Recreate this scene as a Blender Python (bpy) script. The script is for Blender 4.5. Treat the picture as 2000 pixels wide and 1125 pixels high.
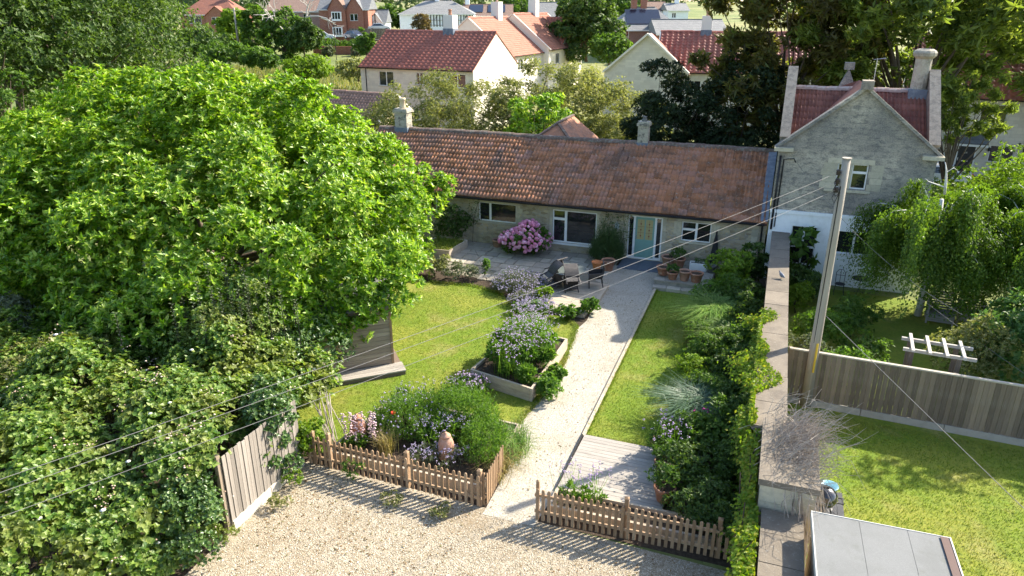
import bpy, math, random
import numpy as np
from mathutils import Matrix, Vector
for o in list(bpy.data.objects): bpy.data.objects.remove(o)
SC = bpy.context.scene
COL = SC.collection
R = math.radians
# ---------------------------------------------------------------- camera
CAM_H, PITCH, FPX = 11.0, R(21.4), 1413.0
cam = bpy.data.cameras.new('camera'); cam.sensor_width = 36.0; cam.lens = 36.0*FPX/2000.0
cam.clip_start = 0.1; cam.clip_end = 6000.0
camo = bpy.data.objects.new('camera', cam); COL.objects.link(camo)
camo.location = (0, 0, CAM_H); camo.rotation_euler = (R(90)-PITCH, 0, 0)
SC.camera = camo
# ---------------------------------------------------------------- light
SUN_EL = R(36.5); SUN_AZ = math.atan2(.878, .478)          # azimuth from +Y towards +X
SUN_DIR = Vector((math.sin(SUN_AZ)*math.cos(SUN_EL), math.cos(SUN_AZ)*math.cos(SUN_EL), math.sin(SUN_EL)))
world = bpy.data.worlds.new('World'); SC.world = world; world.use_nodes = True
nt = world.node_tree; nt.nodes.clear()
sky = nt.nodes.new('ShaderNodeTexSky'); sky.sky_type = 'NISHITA'; sky.sun_disc = False
sky.sun_elevation = SUN_EL; sky.sun_rotation = SUN_AZ; sky.air_density = 1.0; sky.dust_density = 1.4; sky.ozone_density = 1.2
bg = nt.nodes.new('ShaderNodeBackground'); bg.inputs[1].default_value = 0.135
wo = nt.nodes.new('ShaderNodeOutputWorld')
nt.links.new(sky.outputs[0], bg.inputs[0]); nt.links.new(bg.outputs[0], wo.inputs[0])
sl = bpy.data.lights.new('sun', 'SUN'); sl.energy = 4.8; sl.angle = R(0.53); sl.color = (1.0, .91, .77)
so = bpy.data.objects.new('sun', sl); COL.objects.link(so)
so.rotation_euler = (-SUN_DIR).to_track_quat('-Z', 'Y').to_euler(); so.location = SUN_DIR*80
vs = SC.view_settings; vs.view_transform = 'Standard'; vs.look = 'None'; vs.gamma = 1.0; vs.exposure = 1.42; vs.use_curve_mapping = False
cy = SC.cycles
cy.max_bounces = 7; cy.diffuse_bounces = 4; cy.glossy_bounces = 2; cy.transmission_bounces = 3; cy.transparent_max_bounces = 6
cy.use_adaptive_sampling = True; cy.adaptive_threshold = 0.02
cy.caustics_reflective = False; cy.caustics_refractive = False
try: cy.use_denoising = True
except Exception: pass

# ---------------------------------------------------------------- frames of reference
CP, SP = math.cos(PITCH), math.sin(PITCH)
def at(px, py, z=0.0):
    """world point at height z that stands where the 2000 x 1125 survey picture shows (px, py)"""
    a = (px-1000)/FPX; b = (562.5-py)/FPX
    d = (a, CP+b*SP, -SP+b*CP); t = (z-CAM_H)/d[2]
    return Vector((d[0]*t, d[1]*t, z))
def atY(px, py, Y):
    a = (px-1000)/FPX; b = (562.5-py)/FPX
    d = (a, CP+b*SP, -SP+b*CP); t = Y/d[1]
    return Vector((d[0]*t, Y, CAM_H+d[2]*t))
TH = R(20.0); CT, ST = math.cos(TH), math.sin(TH); GR = -TH      # the garden's own axes: u along the cottage, v towards it
OX, OY = 6.1, 31.0
def G(u, v, z=0.0): return Vector((OX+u*CT+v*ST, OY-u*ST+v*CT, z))
def UV(p): x, y = p[0]-OX, p[1]-OY; return (x*CT-y*ST, x*ST+y*CT)

# ---------------------------------------------------------------- object helpers
def tag(o, label=None, cat=None, group=None, kind=None):
    if label: o['label'] = label
    if cat: o['category'] = cat
    if group: o['group'] = group
    if kind: o['kind'] = kind
    return o
def thing(name, label, cat, loc=(0,0,0), rz=0.0, group=None):
    o = bpy.data.objects.new(name, None); COL.objects.link(o); o.empty_display_size = .2
    o.location = loc; o.rotation_euler = (0, 0, rz)
    return tag(o, label, cat, group)
def put(name, me, parent=None, loc=(0,0,0), rot=(0,0,0), sc=(1,1,1)):
    o = bpy.data.objects.new(name, me); COL.objects.link(o)
    o.location = loc; o.rotation_euler = rot; o.scale = sc
    if parent is not None: o.parent = parent
    return o
def npmesh(name, V, F, mat=None, smooth=False):
    V = np.asarray(V, dtype=np.float32); F = np.asarray(F, dtype=np.int32)
    me = bpy.data.meshes.new(name); k = F.shape[1]; n = F.shape[0]
    me.vertices.add(len(V)); me.vertices.foreach_set('co', V.ravel())
    me.loops.add(n*k); me.loops.foreach_set('vertex_index', F.ravel())
    me.polygons.add(n); me.polygons.foreach_set('loop_start', np.arange(0, n*k, k, dtype=np.int32))
    try: me.polygons.foreach_set('loop_total', np.full(n, k, dtype=np.int32))
    except Exception: pass
    if smooth: me.polygons.foreach_set('use_smooth', np.ones(n, dtype=bool))
    me.update(calc_edges=True)
    if mat: me.materials.append(mat)
    return me
class MB:
    def __init__(s): s.v = []; s.f = []; s.T = Matrix.Identity(4)
    def add(s, vs, fs):
        k = len(s.v); s.v += [tuple(s.T @ Vector(p)) for p in vs]; s.f += [tuple(i+k for i in f) for f in fs]; return s
    def box(s, x0, x1, y0, y1, z0, z1):
        return s.add([(x0,y0,z0),(x1,y0,z0),(x1,y1,z0),(x0,y1,z0),(x0,y0,z1),(x1,y0,z1),(x1,y1,z1),(x0,y1,z1)],
                     [(0,3,2,1),(4,5,6,7),(0,1,5,4),(1,2,6,5),(2,3,7,6),(3,0,4,7)])
    def bar(s, a, b, w, h, up=(0,0,1)):
        a, b = Vector(a), Vector(b); d = (b-a).normalized(); up = Vector(up)
        x = d.cross(up); x = x.normalized() if x.length > 1e-4 else Vector((1,0,0)); y = x.cross(d)
        vs = []
        for p in (a, b):
            for i, j in ((-1,-1),(1,-1),(1,1),(-1,1)): vs.append(p + x*(w/2*i) + y*(h/2*j))
        return s.add(vs, [(0,1,2,3),(7,6,5,4),(0,4,5,1),(1,5,6,2),(2,6,7,3),(3,7,4,0)])
    def tube(s, pts, rad, n=6, cap=True):
        pts = [Vector(p) for p in pts]; m = len(pts); rad = list(rad) if hasattr(rad, '__len__') else [rad]*m
        vs = []; fs = []; ref = Vector((.31, .93, .2)).normalized()
        for i, p in enumerate(pts):
            d = (pts[min(i+1, m-1)]-pts[max(i-1, 0)]).normalized()
            x = d.cross(ref); x = x.normalized() if x.length > .05 else d.cross(Vector((1,0,0))).normalized(); y = d.cross(x)
            for k in range(n):
                a = 2*math.pi*k/n; vs.append(p + (x*math.cos(a)+y*math.sin(a))*rad[i])
        for i in range(m-1):
            for k in range(n): fs.append((i*n+k, i*n+(k+1)%n, (i+1)*n+(k+1)%n, (i+1)*n+k))
        if cap: fs.append(tuple(range(n))[::-1]); fs.append(tuple((m-1)*n+k for k in range(n)))
        return s.add(vs, fs)
    def lathe(s, prof, n=16, c=(0,0,0), sq=0.0):
        vs = []; fs = []; m = len(prof)
        for r, z in prof:
            for k in range(n):
                a = 2*math.pi*(k+.5)/n; vs.append((c[0]+r*math.cos(a), c[1]+r*math.sin(a), c[2]+z))
        for i in range(m-1):
            for k in range(n): fs.append((i*n+k, i*n+(k+1)%n, (i+1)*n+(k+1)%n, (i+1)*n+k))
        if prof[0][0] > 1e-4: fs.append(tuple(range(n))[::-1])
        if prof[-1][0] > 1e-4: fs.append(tuple((m-1)*n+k for k in range(n)))
        return s.add(vs, fs)
    def prism(s, poly, y0, y1):                                  # poly in x,z run along y
        n = len(poly); vs = [(x, y0, z) for x, z in poly]+[(x, y1, z) for x, z in poly]
        fs = [tuple(range(n)), tuple(range(2*n-1, n-1, -1))]+[(i, i+n, (i+1) % n+n, (i+1) % n) for i in range(n)]
        return s.add(vs, fs)
    def slab(s, poly, z0, z1):                                   # poly in x,y
        n = len(poly); vs = [(x, y, z0) for x, y in poly]+[(x, y, z1) for x, y in poly]
        fs = [tuple(range(n-1, -1, -1)), tuple(range(n, 2*n))]+[(i, (i+1) % n, (i+1) % n+n, i+n) for i in range(n)]
        return s.add(vs, fs)
    def mesh(s, name, mat=None, smooth=False):
        me = bpy.data.meshes.new(name); me.from_pydata(s.v, [], s.f); me.update()
        if smooth: me.polygons.foreach_set('use_smooth', np.ones(len(me.polygons), dtype=bool))
        if mat: me.materials.append(mat)
        return me
    def build(s, name, mat, parent=None, smooth=False, loc=(0,0,0), rot=(0,0,0)):
        return put(name, s.mesh(name, mat, smooth), parent, loc, rot)
def B(*a): return MB().box(*a)

# ---------------------------------------------------------------- materials
MATS = {}
def _nodes(name):
    m = bpy.data.materials.new(name); m.use_nodes = True; t = m.node_tree; t.nodes.clear()
    out = t.nodes.new('ShaderNodeOutputMaterial'); return m, t, out
def _mix(t, fac, a, b, mode='MIX'):
    n = t.nodes.new('ShaderNodeMix'); n.data_type = 'RGBA'; n.blend_type = mode
    def setin(i, x):
        if hasattr(x, 'is_linked') or hasattr(x, 'links'): t.links.new(x, n.inputs[i])
        elif isinstance(x, (int, float)): n.inputs[i].default_value = x
        else: n.inputs[i].default_value = (*x, 1)
    setin(0, fac); setin(6, a); setin(7, b); return n.outputs[2]
def _ramp(t, fac, lo, hi, flo=0.0, fhi=1.0):
    n = t.nodes.new('ShaderNodeMapRange'); n.inputs[1].default_value = lo; n.inputs[2].default_value = hi
    n.inputs[3].default_value = flo; n.inputs[4].default_value = fhi; n.clamp = True; t.links.new(fac, n.inputs[0]); return n.outputs[0]
def _coord(t, world=False, stretch=None, wall=False):
    if world: c = t.nodes.new('ShaderNodeNewGeometry').outputs['Position']
    else: c = t.nodes.new('ShaderNodeTexCoord').outputs['Object']
    if wall:                                                     # (x+y, z) so that a course runs level on any upright face
        s = t.nodes.new('ShaderNodeSeparateXYZ'); t.links.new(c, s.inputs[0]); a = t.nodes.new('ShaderNodeMath'); a.operation = 'ADD'
        t.links.new(s.outputs[0], a.inputs[0]); t.links.new(s.outputs[1], a.inputs[1])
        k = t.nodes.new('ShaderNodeCombineXYZ'); t.links.new(a.outputs[0], k.inputs[0]); t.links.new(s.outputs[2], k.inputs[1]); c = k.outputs[0]
    if stretch:
        mp = t.nodes.new('ShaderNodeMapping'); mp.inputs['Scale'].default_value = stretch; t.links.new(c, mp.inputs[0]); c = mp.outputs[0]
    return c
def _noise(t, c, scale, detail=4, rough=.55):
    n = t.nodes.new('ShaderNodeTexNoise'); n.inputs['Scale'].default_value = scale; n.inputs['Detail'].default_value = detail
    n.inputs['Roughness'].default_value = rough; t.links.new(c, n.inputs['Vector']); return n.outputs[0]
def _bump(t, h, strength, dist=.02, prev=None):
    b = t.nodes.new('ShaderNodeBump'); b.inputs['Strength'].default_value = strength; b.inputs['Distance'].default_value = dist
    t.links.new(h, b.inputs['Height'])
    if prev is not None: t.links.new(prev, b.inputs['Normal'])
    return b.outputs[0]
def mat(name, base, rough=.85, layers=(), bump=None, rand=None, spec=.3, metal=0.0, world=False, stretch=None, cells=None, brick=None, coat=0.0):
    """layers: (scale, colour, amount, lo, hi); rand: ('object'|'island', amount[, colour]); bump: (scale, strength, dist);
    cells: (scale, stretch, [colours], joint colour, joint width); brick: (w, h, mortar, colour2, mortar colour)"""
    m, t, out = _nodes(name); p = t.nodes.new('ShaderNodeBsdfPrincipled'); t.links.new(p.outputs[0], out.inputs[0])
    c = _coord(t, world, stretch); col = None; nrm = None
    if rand:
        src = t.nodes.new('ShaderNodeObjectInfo').outputs['Random'] if rand[0] == 'object' else t.nodes.new('ShaderNodeNewGeometry').outputs['Random Per Island']
    col = base
    if cells:
        cc = _coord(t, world, cells[1], wall=True) if len(cells) < 6 else _coord(t, world, cells[1])
        wob = t.nodes.new('ShaderNodeTexNoise'); wob.inputs['Scale'].default_value = 3.0; t.links.new(cc, wob.inputs['Vector'])
        ad = t.nodes.new('ShaderNodeVectorMath'); ad.operation = 'MULTIPLY_ADD'; t.links.new(wob.outputs[1], ad.inputs[0])
        ad.inputs[1].default_value = (.12/cells[0]*6,)*3; t.links.new(cc, ad.inputs[2])
        v = t.nodes.new('ShaderNodeTexVoronoi'); v.inputs['Scale'].default_value = cells[0]; t.links.new(ad.outputs[0], v.inputs['Vector'])
        e = t.nodes.new('ShaderNodeTexVoronoi'); e.feature = 'DISTANCE_TO_EDGE'; e.inputs['Scale'].default_value = cells[0]; t.links.new(ad.outputs[0], e.inputs['Vector'])
        r = t.nodes.new('ShaderNodeValToRGB'); r.color_ramp.interpolation = 'LINEAR'; els = r.color_ramp.elements
        while len(els) < len(cells[2]): els.new(.5)
        for i, k in enumerate(cells[2]): els[i].position = i/(len(cells[2])-1); els[i].color = (*k, 1)
        sx = t.nodes.new('ShaderNodeSeparateColor'); t.links.new(v.outputs['Color'], sx.inputs[0]); t.links.new(sx.outputs[0], r.inputs[0])
        j = _ramp(t, e.outputs[0], cells[4]*.4, cells[4])
        col = _mix(t, j, cells[3], r.outputs[0]); nrm = _bump(t, j, .8, .03)
    if brick:
        cc = _coord(t, world, None, wall=True); b = t.nodes.new('ShaderNodeTexBrick'); t.links.new(cc, b.inputs['Vector'])
        b.inputs['Scale'].default_value = 1.0; b.inputs['Brick Width'].default_value = brick[0]; b.inputs['Row Height'].default_value = brick[1]
        b.inputs['Mortar Size'].default_value = brick[2]; b.inputs['Mortar Smooth'].default_value = .3; b.inputs['Bias'].default_value = 0
        b.inputs['Color1'].default_value = (*base, 1); b.inputs['Color2'].default_value = (*brick[3], 1); b.inputs['Mortar'].default_value = (*brick[4], 1)
        col = b.outputs['Color']; inv = _ramp(t, b.outputs['Fac'], 0, 1, 1, 0); nrm = _bump(t, inv, .6, .015)
    if rand:
        if len(rand) > 2: col = _mix(t, _ramp(t, src, .35, 1.0), col, rand[2])
        hv = t.nodes.new('ShaderNodeHueSaturation'); rr = _ramp(t, src, 0, 1, 1-rand[1], 1+rand[1]); t.links.new(rr, hv.inputs['Value'])
        if isinstance(col, tuple): hv.inputs['Color'].default_value = (*col, 1)
        else: t.links.new(col, hv.inputs['Color'])
        col = hv.outputs[0]
    for L in layers:
        n = _noise(t, c if len(L) < 6 else _coord(t, world, L[5]), L[0], 5, .6); col = _mix(t, _ramp(t, n, L[3], L[4], 0, L[2]), col, L[1])
    if isinstance(col, tuple): p.inputs['Base Color'].default_value = (*col, 1)
    else: t.links.new(col, p.inputs['Base Color'])
    if bump:
        n = _noise(t, c, bump[0], 6, .65); nrm = _bump(t, n, bump[1], bump[2] if len(bump) > 2 else .02, nrm)
    if nrm is not None: t.links.new(nrm, p.inputs['Normal'])
    p.inputs['Roughness'].default_value = rough; p.inputs['Specular IOR Level'].default_value = spec; p.inputs['Metallic'].default_value = metal
    p.inputs['Coat Weight'].default_value = coat
    MATS[name] = m; return m
def leafmat(name, cols, trans=.4, rough=.45, spec=.35, tcol=None, patch=None):
    """leaves: colour picked per leaf from cols, some light passes through; patch: (scale, colour, amount) colours whole sprays"""
    m, t, out = _nodes(name); p = t.nodes.new('ShaderNodeBsdfPrincipled'); tr = t.nodes.new('ShaderNodeBsdfTranslucent'); mx = t.nodes.new('ShaderNodeMixShader')
    g = t.nodes.new('ShaderNodeNewGeometry').outputs['Random Per Island']; r = t.nodes.new('ShaderNodeValToRGB'); els = r.color_ramp.elements
    while len(els) < len(cols): els.new(.5)
    for i, k in enumerate(cols): els[i].position = i/(len(cols)-1); els[i].color = (*k, 1)
    t.links.new(g, r.inputs[0]); col = r.outputs[0]
    if patch:
        n = _noise(t, _coord(t, True), patch[0], 2, .5); col = _mix(t, _ramp(t, n, .48, .62, 0, patch[2]), col, patch[1])
    t.links.new(col, p.inputs['Base Color']); p.inputs['Roughness'].default_value = rough; p.inputs['Specular IOR Level'].default_value = spec
    tc = _mix(t, 1.0, col, tcol or (1.5, 1.55, .6), 'MULTIPLY'); t.links.new(tc, tr.inputs['Color'])
    mx.inputs[0].default_value = trans; t.links.new(p.outputs[0], mx.inputs[1]); t.links.new(tr.outputs[0], mx.inputs[2]); t.links.new(mx.outputs[0], out.inputs[0])
    MATS[name] = m; return m
def glassmat(name, tint=(.015,.018,.02), rough=.03):
    return mat(name, tint, rough=rough, spec=.85, layers=[(1.3, (.035,.04,.04), .7, .45, .7)], coat=0)

# ---------------------------------------------------------------- foliage helpers
def unit(a): return a/np.maximum(np.linalg.norm(a, axis=-1, keepdims=True), 1e-6)
def leaves(name, P, D, N, L, W, m, parent=None, fold=.2, droop=.12, kind=None, pos=.45):
    P, D, N = (np.asarray(x, dtype=np.float64) for x in (P, D, N)); n = len(P)
    D = unit(D); S = unit(np.cross(D, N)); N = np.cross(S, D); L = np.broadcast_to(np.asarray(L, float), (n,))[:, None]; W = np.broadcast_to(np.asarray(W, float), (n,))[:, None]
    mid = P+D*L*pos; V = np.stack([P, mid+S*W*.5+N*W*fold, P+D*L-N*L*droop, mid-S*W*.5+N*W*fold], axis=1).reshape(-1, 3)
    b = np.arange(n)[:, None]*4; F = np.concatenate([b+np.array([[0, 3, 2]]), b+np.array([[0, 2, 1]])], axis=1).reshape(-1, 3)
    o = put(name, npmesh(name, V, F, m), parent)
    if kind: o['kind'] = kind
    return o
def fib(rng, n, zmin=-1.0):
    i = np.arange(n)+.5; z = 1-(1-zmin)*i/n; a = i*2.399963+rng.uniform(0, 6.28); r = np.sqrt(np.maximum(0, 1-z*z))
    return unit(np.stack([r*np.cos(a), r*np.sin(a), z], 1)+rng.normal(0, .10, (n, 3)))
def clumps(rng, c, r, n, cr, zmin=-.5, rough=.14, fill=.35):
    """clump centres over (and some inside) an ellipsoid: rows of (x, y, z, radius)"""
    c = np.array(c, float); r = np.array(r, float); d = fib(rng, n, zmin); k = 1+rng.normal(0, rough, n)
    k = np.where(rng.random(n) < fill, k*rng.uniform(.45, .85, n), k); rad = cr*rng.uniform(.65, 1.35, n)
    return np.concatenate([c+d*r*(k-.0)[:, None], rad[:, None]], 1)
def crown(name, rng, cl, n, L, W, m, parent=None, whorl=5, spread=1.0, up=.35, centre=None, fold=.2, droop=.12, sq=.8, kind=None, flat=.55, tight=.75):
    """leaves set in small whorls over the skin of every clump"""
    cl = np.asarray(cl, float); ns = max(1, n//whorl); w = cl[:, 3]**2; idx = rng.choice(len(cl), ns, p=w/w.sum())
    d = rng.normal(0, 1, (ns, 3)); d[:, 2] += up; d = unit(d); q = cl[idx]
    rr = q[:, 3:4]*(1-(1-tight)*rng.random((ns, 1))**.7*1.2)*np.exp(rng.normal(0, .10, (ns, 1))); P = q[:, :3]+d*rr*np.array([1, 1, sq])
    cen = np.array(centre if centre is not None else cl[:, :3].mean(0)); out = unit(P-cen)
    ax = unit(d*.7+out*.5+np.array([0, 0, flat])+rng.normal(0, .25, (ns, 3)))
    ref = unit(rng.normal(0, 1, (ns, 3))); x = unit(np.cross(ax, ref)); y = np.cross(ax, x)
    A = np.repeat(ax, whorl, 0); X = np.repeat(x, whorl, 0); Y = np.repeat(y, whorl, 0); PP = np.repeat(P, whorl, 0); k = len(PP)
    ang = np.tile(np.arange(whorl)*2*math.pi/whorl, ns)+rng.normal(0, .35, k); sp = spread*rng.uniform(.6, 1.25, k)
    rad = X*np.cos(ang)[:, None]+Y*np.sin(ang)[:, None]; D = A*np.cos(sp)[:, None]+rad*np.sin(sp)[:, None]; N = A*np.sin(sp)[:, None]-rad*np.cos(sp)[:, None]
    LL = L*rng.uniform(.5, 1.35, k); PP = PP-A*(rng.random((k, 1))*L*.35)
    return leaves(name, PP, D, N, LL, LL*(W/L), m, parent, fold, droop, kind)
def limbs(rng, base, cl, r0, n=10, fork=.45, wig=.25):
    """tapered trunk that forks into limbs running to some of the clumps"""
    mb = MB(); base = Vector(base); c = Vector(np.asarray(cl)[:, :3].mean(0)); top = base.lerp(Vector((c.x, c.y, c.z)), fork if c.z > base.z+.4 else .9)
    mid = base.lerp(top, .5)+Vector((rng.normal(0, wig*.3), rng.normal(0, wig*.3), 0))
    mb.tube([base-Vector((0, 0, .15)), base+Vector((0, 0, .1)), mid, top], [r0*1.35, r0, r0*.85, r0*.7], 8)
    for i in rng.choice(len(cl), min(n, len(cl)), replace=False):
        e = Vector(cl[i][:3]); s = top.lerp(mid, rng.random()*.6); h = s.lerp(e, .5)+Vector((rng.normal(0, wig), rng.normal(0, wig), abs(rng.normal(0, wig))))
        mb.tube([s, s.lerp(h, .5)+Vector((0, 0, wig*.3)), h, e], [r0*.5, r0*.38, r0*.25, r0*.08], 5, False)
    return mb
def tree(name, label, base, cl, n, L, W, m, bark, r0, rng, group=None, cat='tree', nl=12, part='crown', fork=.45, **kw):
    t = thing(name, label, cat, base, 0, group); loc = np.array([cl[:, 0]-base[0], cl[:, 1]-base[1], cl[:, 2]-base[2], cl[:, 3]]).T
    limbs(rng, (0, 0, 0), loc, r0, nl, fork).build('trunk' if cat == 'tree' else 'stem', bark, t, True)
    crown(part, rng, loc, n, L, W, m, t, **kw); return t
def blades(name, rng, P, H, W, m, parent=None, lean=.5, arch=.5, kind=None):
    """arching grass blades, two segments each"""
    n = len(P); P = np.asarray(P, float); a = rng.uniform(0, 6.283, n); d = np.stack([np.cos(a), np.sin(a), 0*a], 1); s = np.stack([-np.sin(a), np.cos(a), 0*a], 1)
    H = np.broadcast_to(np.asarray(H, float), (n,))*rng.uniform(.6, 1.15, n); ln = (lean*rng.uniform(.2, 1.2, n)*H)[:, None]; Hh = H[:, None]; w = (np.broadcast_to(np.asarray(W, float), (n,))/2)[:, None]
    up = np.array([0, 0, 1.0]); mid = P+d*ln*.45+up*Hh*.68; tip = P+d*ln*(1+arch)+up*Hh*(1-arch*.45)
    V = np.stack([P-s*w, P+s*w, mid-s*w*.8, mid+s*w*.8, tip], 1).reshape(-1, 3); b = np.arange(n)[:, None]*5
    F = np.concatenate([b+np.array([[0, 1, 3]]), b+np.array([[0, 3, 2]]), b+np.array([[2, 3, 4]])], 1).reshape(-1, 3)
    o = put(name, npmesh(name, V, F, m), parent)
    if kind: o['kind'] = kind
    return o
def discs(name, rng, P, r, m, parent=None, k=6, kind=None, sq=.7):
    """little faceted flower heads"""
    P = np.asarray(P, float); n = len(P); r = (np.broadcast_to(np.asarray(r, float), (n,))*rng.uniform(.7, 1.25, n))
    t = np.array([[0, 0, sq]]+[[math.cos(6.283*i/k), math.sin(6.283*i/k), 0] for i in range(k)]+[[0, 0, -sq]])
    V = (P[:, None, :]+t[None]*r[:, None, None]).reshape(-1, 3); f = []
    for i in range(k): f += [(0, 1+i, 1+(i+1) % k), (k+1, 1+(i+1) % k, 1+i)]
    F = (np.arange(n)[:, None, None]*(k+2)+np.array(f)[None]).reshape(-1, 3)
    o = put(name, npmesh(name, V, F, m), parent)
    if kind: o['kind'] = kind
    return o
def rg(s): return np.random.default_rng(s)
def seen(P):
    z = P[:, 2]-CAM_H; d = P[:, 1]*CP-z*SP; return 1000+FPX*P[:, 0]/d, 562.5-FPX*(P[:, 1]*SP+z*CP)/d
# ================================================================ palette
WHITE = mat('white_paint', (.78,.78,.75), .5, spec=.4, layers=[(6, (.6,.6,.56), .4, .5, .75)])
UPVC = mat('white_frame', (.8,.8,.78), .35, spec=.5)
GLASS = glassmat('window_glass')
BLACKM = mat('black_metal', (.015,.015,.017), .45, spec=.4)
LEAD = mat('lead_sheet', (.13,.16,.21), .5, spec=.4, layers=[(5, (.3,.33,.36), .6, .45, .7)])
LIME = mat('dressed_stone', (.5,.45,.33), .9, rand=('object', .15), layers=[(7, (.3,.28,.22), .6, .45, .7), (40, (.6,.57,.48), .4, .5, .7)], bump=(45, .25))
RUBBLE = mat('rubble_stone', (.4,.34,.23), .95, cells=(4.2, (1, 2.3, 1), [(.30,.235,.14), (.46,.375,.24), (.56,.47,.31), (.40,.345,.26), (.52,.40,.23)], (.46,.42,.34), .07),
             layers=[(1.2, (.2,.17,.12), .5, .5, .75), (22, (.5,.46,.37), .35, .5, .7)], bump=(28, .5))
PARAPET = mat('lichened_parapet', (.30,.26,.21), .95, layers=[(5, (.16,.14,.12), .7, .45, .62), (18, (.42,.39,.34), .5, .54, .66)], bump=(30, .5))
OLDSTONE = mat('weathered_ashlar', (.53,.47,.37), .95, brick=(.55, .21, .008, (.43,.38,.30), (.40,.36,.30)),
               layers=[(.42, (.17,.165,.16), .8, .42, .62), (3.2, (.13,.128,.125), .75, .49, .62, (1, 1, 2.2)), (26, (.52,.48,.40), .5, .52, .64), (14, (.12,.12,.118), .65, .53, .62, (1, 1, 1.8)), (9, (.30,.28,.22), .5, .52, .68)], bump=(35, .45))
NEWSTONE = mat('pale_block_stone', (.70,.65,.53), .9, brick=(.6, .22, .008, (.60,.55,.45), (.56,.52,.44)), layers=[(2.0, (.50,.47,.39), .4, .5, .7)], bump=(25, .2))
RENDER = mat('pale_render', (.74,.70,.60), .9, layers=[(1.5, (.6,.56,.47), .3, .5, .7)], bump=(40, .1))
WHITEWASH = mat('whitewashed_wall', (.88,.90,.91), .9, layers=[(2.5, (.62,.64,.62), .5, .5, .75), (14, (.7,.7,.68), .3, .5, .7)], bump=(20, .25))
REDBRICK = mat('red_brick', (.36,.13,.075), .9, brick=(.24, .08, .008, (.28,.09,.055), (.4,.33,.27)), layers=[(1.5, (.25,.08,.05), .4, .5, .7)])
COPING = mat('coping_stone', (.20,.17,.13), .95, rand=('object', .14), layers=[(2.2, (.10,.085,.07), .6, .45, .7), (18, (.34,.32,.28), .5, .58, .68), (30, (.14,.13,.12), .5, .58, .7)], bump=(30, .5))
SILVERB = mat('silvered_board', (.25,.22,.185), .9, rand=('object', .2, (.31,.275,.235)), layers=[(9, (.15,.13,.11), .6, .45, .7, (1, 1, .06)), (60, (.36,.33,.29), .4, .5, .7, (1, 1, .05))], bump=(50, .3))
OLDBOARD = mat('weathered_board', (.17,.132,.095), .9, rand=('object', .28, (.22,.172,.122)), layers=[(9, (.13,.11,.09), .7, .45, .7, (1, 1, .06)), (60, (.33,.30,.25), .4, .5, .7, (1, 1, .05))], bump=(50, .3))
PICKETM = mat('picket_timber', (.30,.19,.105), .8, rand=('object', .2, (.34,.235,.145)), layers=[(14, (.17,.11,.065), .6, .48, .7, (1, 1, .12)), (70, (.42,.33,.23), .35, .5, .7, (1, 1, .08))], bump=(60, .25))
SLEEPER = mat('sleeper_timber', (.44,.37,.28), .9, rand=('object', .12), layers=[(6, (.26,.21,.15), .6, .45, .7, (.15, 1, 1)), (40, (.58,.52,.42), .4, .5, .7, (.1, 1, 1))], bump=(35, .35))
DECKM = mat('deck_board', (.34,.31,.27), .85, rand=('object', .16), layers=[(7, (.20,.18,.155), .6, .45, .7, (.12, 1, 1)), (50, (.46,.43,.39), .4, .5, .7, (.1, 1, 1))], bump=(45, .3))
SHEDM = mat('shed_cladding', (.30,.235,.175), .85, rand=('object', .14, (.34,.28,.21)), layers=[(8, (.18,.14,.1), .6, .45, .7, (.1, 1, 1))], bump=(40, .3))
TERRA = mat('terracotta', (.42,.20,.12), .85, rand=('object', .18, (.38,.24,.17)), layers=[(9, (.55,.45,.38), .55, .52, .7), (4, (.25,.13,.09), .5, .5, .72)], bump=(30, .2))
GREYPOT = mat('grey_pot', (.14,.14,.13), .8, layers=[(8, (.25,.24,.21), .5, .5, .7)])
SOIL = mat('bed_soil', (.055,.038,.025), .95, layers=[(12, (.10,.075,.05), .7, .45, .65)], bump=(30, .8, .05))
POLEM = mat('grey_pole_wood', (.34,.30,.25), .9, layers=[(5, (.2,.17,.13), .6, .45, .7, (1, 1, .04)), (30, (.46,.42,.36), .5, .5, .7, (1, 1, .03))], bump=(40, .4))
BARK = mat('tree_bark', (.12,.09,.065), .95, layers=[(8, (.22,.19,.15), .6, .45, .7, (1, 1, .3))], bump=(20, .6))
DARKBARK = mat('dark_bark', (.06,.045,.035), .95, bump=(20, .6))
WHITEBARK = mat('silver_birch_bark', (.62,.60,.55), .7, layers=[(6, (.1,.09,.08), .7, .6, .68, (1, 1, 3))])
DEADWOOD = mat('dead_wood', (.38,.33,.28), .9, rand=('island', .3), layers=[(6, (.2,.16,.13), .5, .5, .7)])
FELT = mat('mineral_felt', (.19,.195,.19), .98, spec=.1, layers=[(120, (.26,.265,.26), .6, .45, .6), (.9, (.15,.155,.145), .6, .45, .7), (3, (.13,.14,.11), .4, .58, .72)], bump=(160, .3))
RATTAN = mat('black_rattan', (.03,.026,.025), .5, spec=.5, layers=[(30, (.07,.06,.055), .6, .45, .6, (.2, .2, 3))], bump=(60, .6))
SOLAR = mat('solar_panel', (.012,.018,.035), .15, spec=.6)
SLATE = mat('grey_slate', (.13,.14,.15), .75, brick=(.35, .22, .01, (.17,.18,.19), (.07,.075,.08)), layers=[(2, (.2,.2,.19), .4, .5, .7)])

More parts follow.
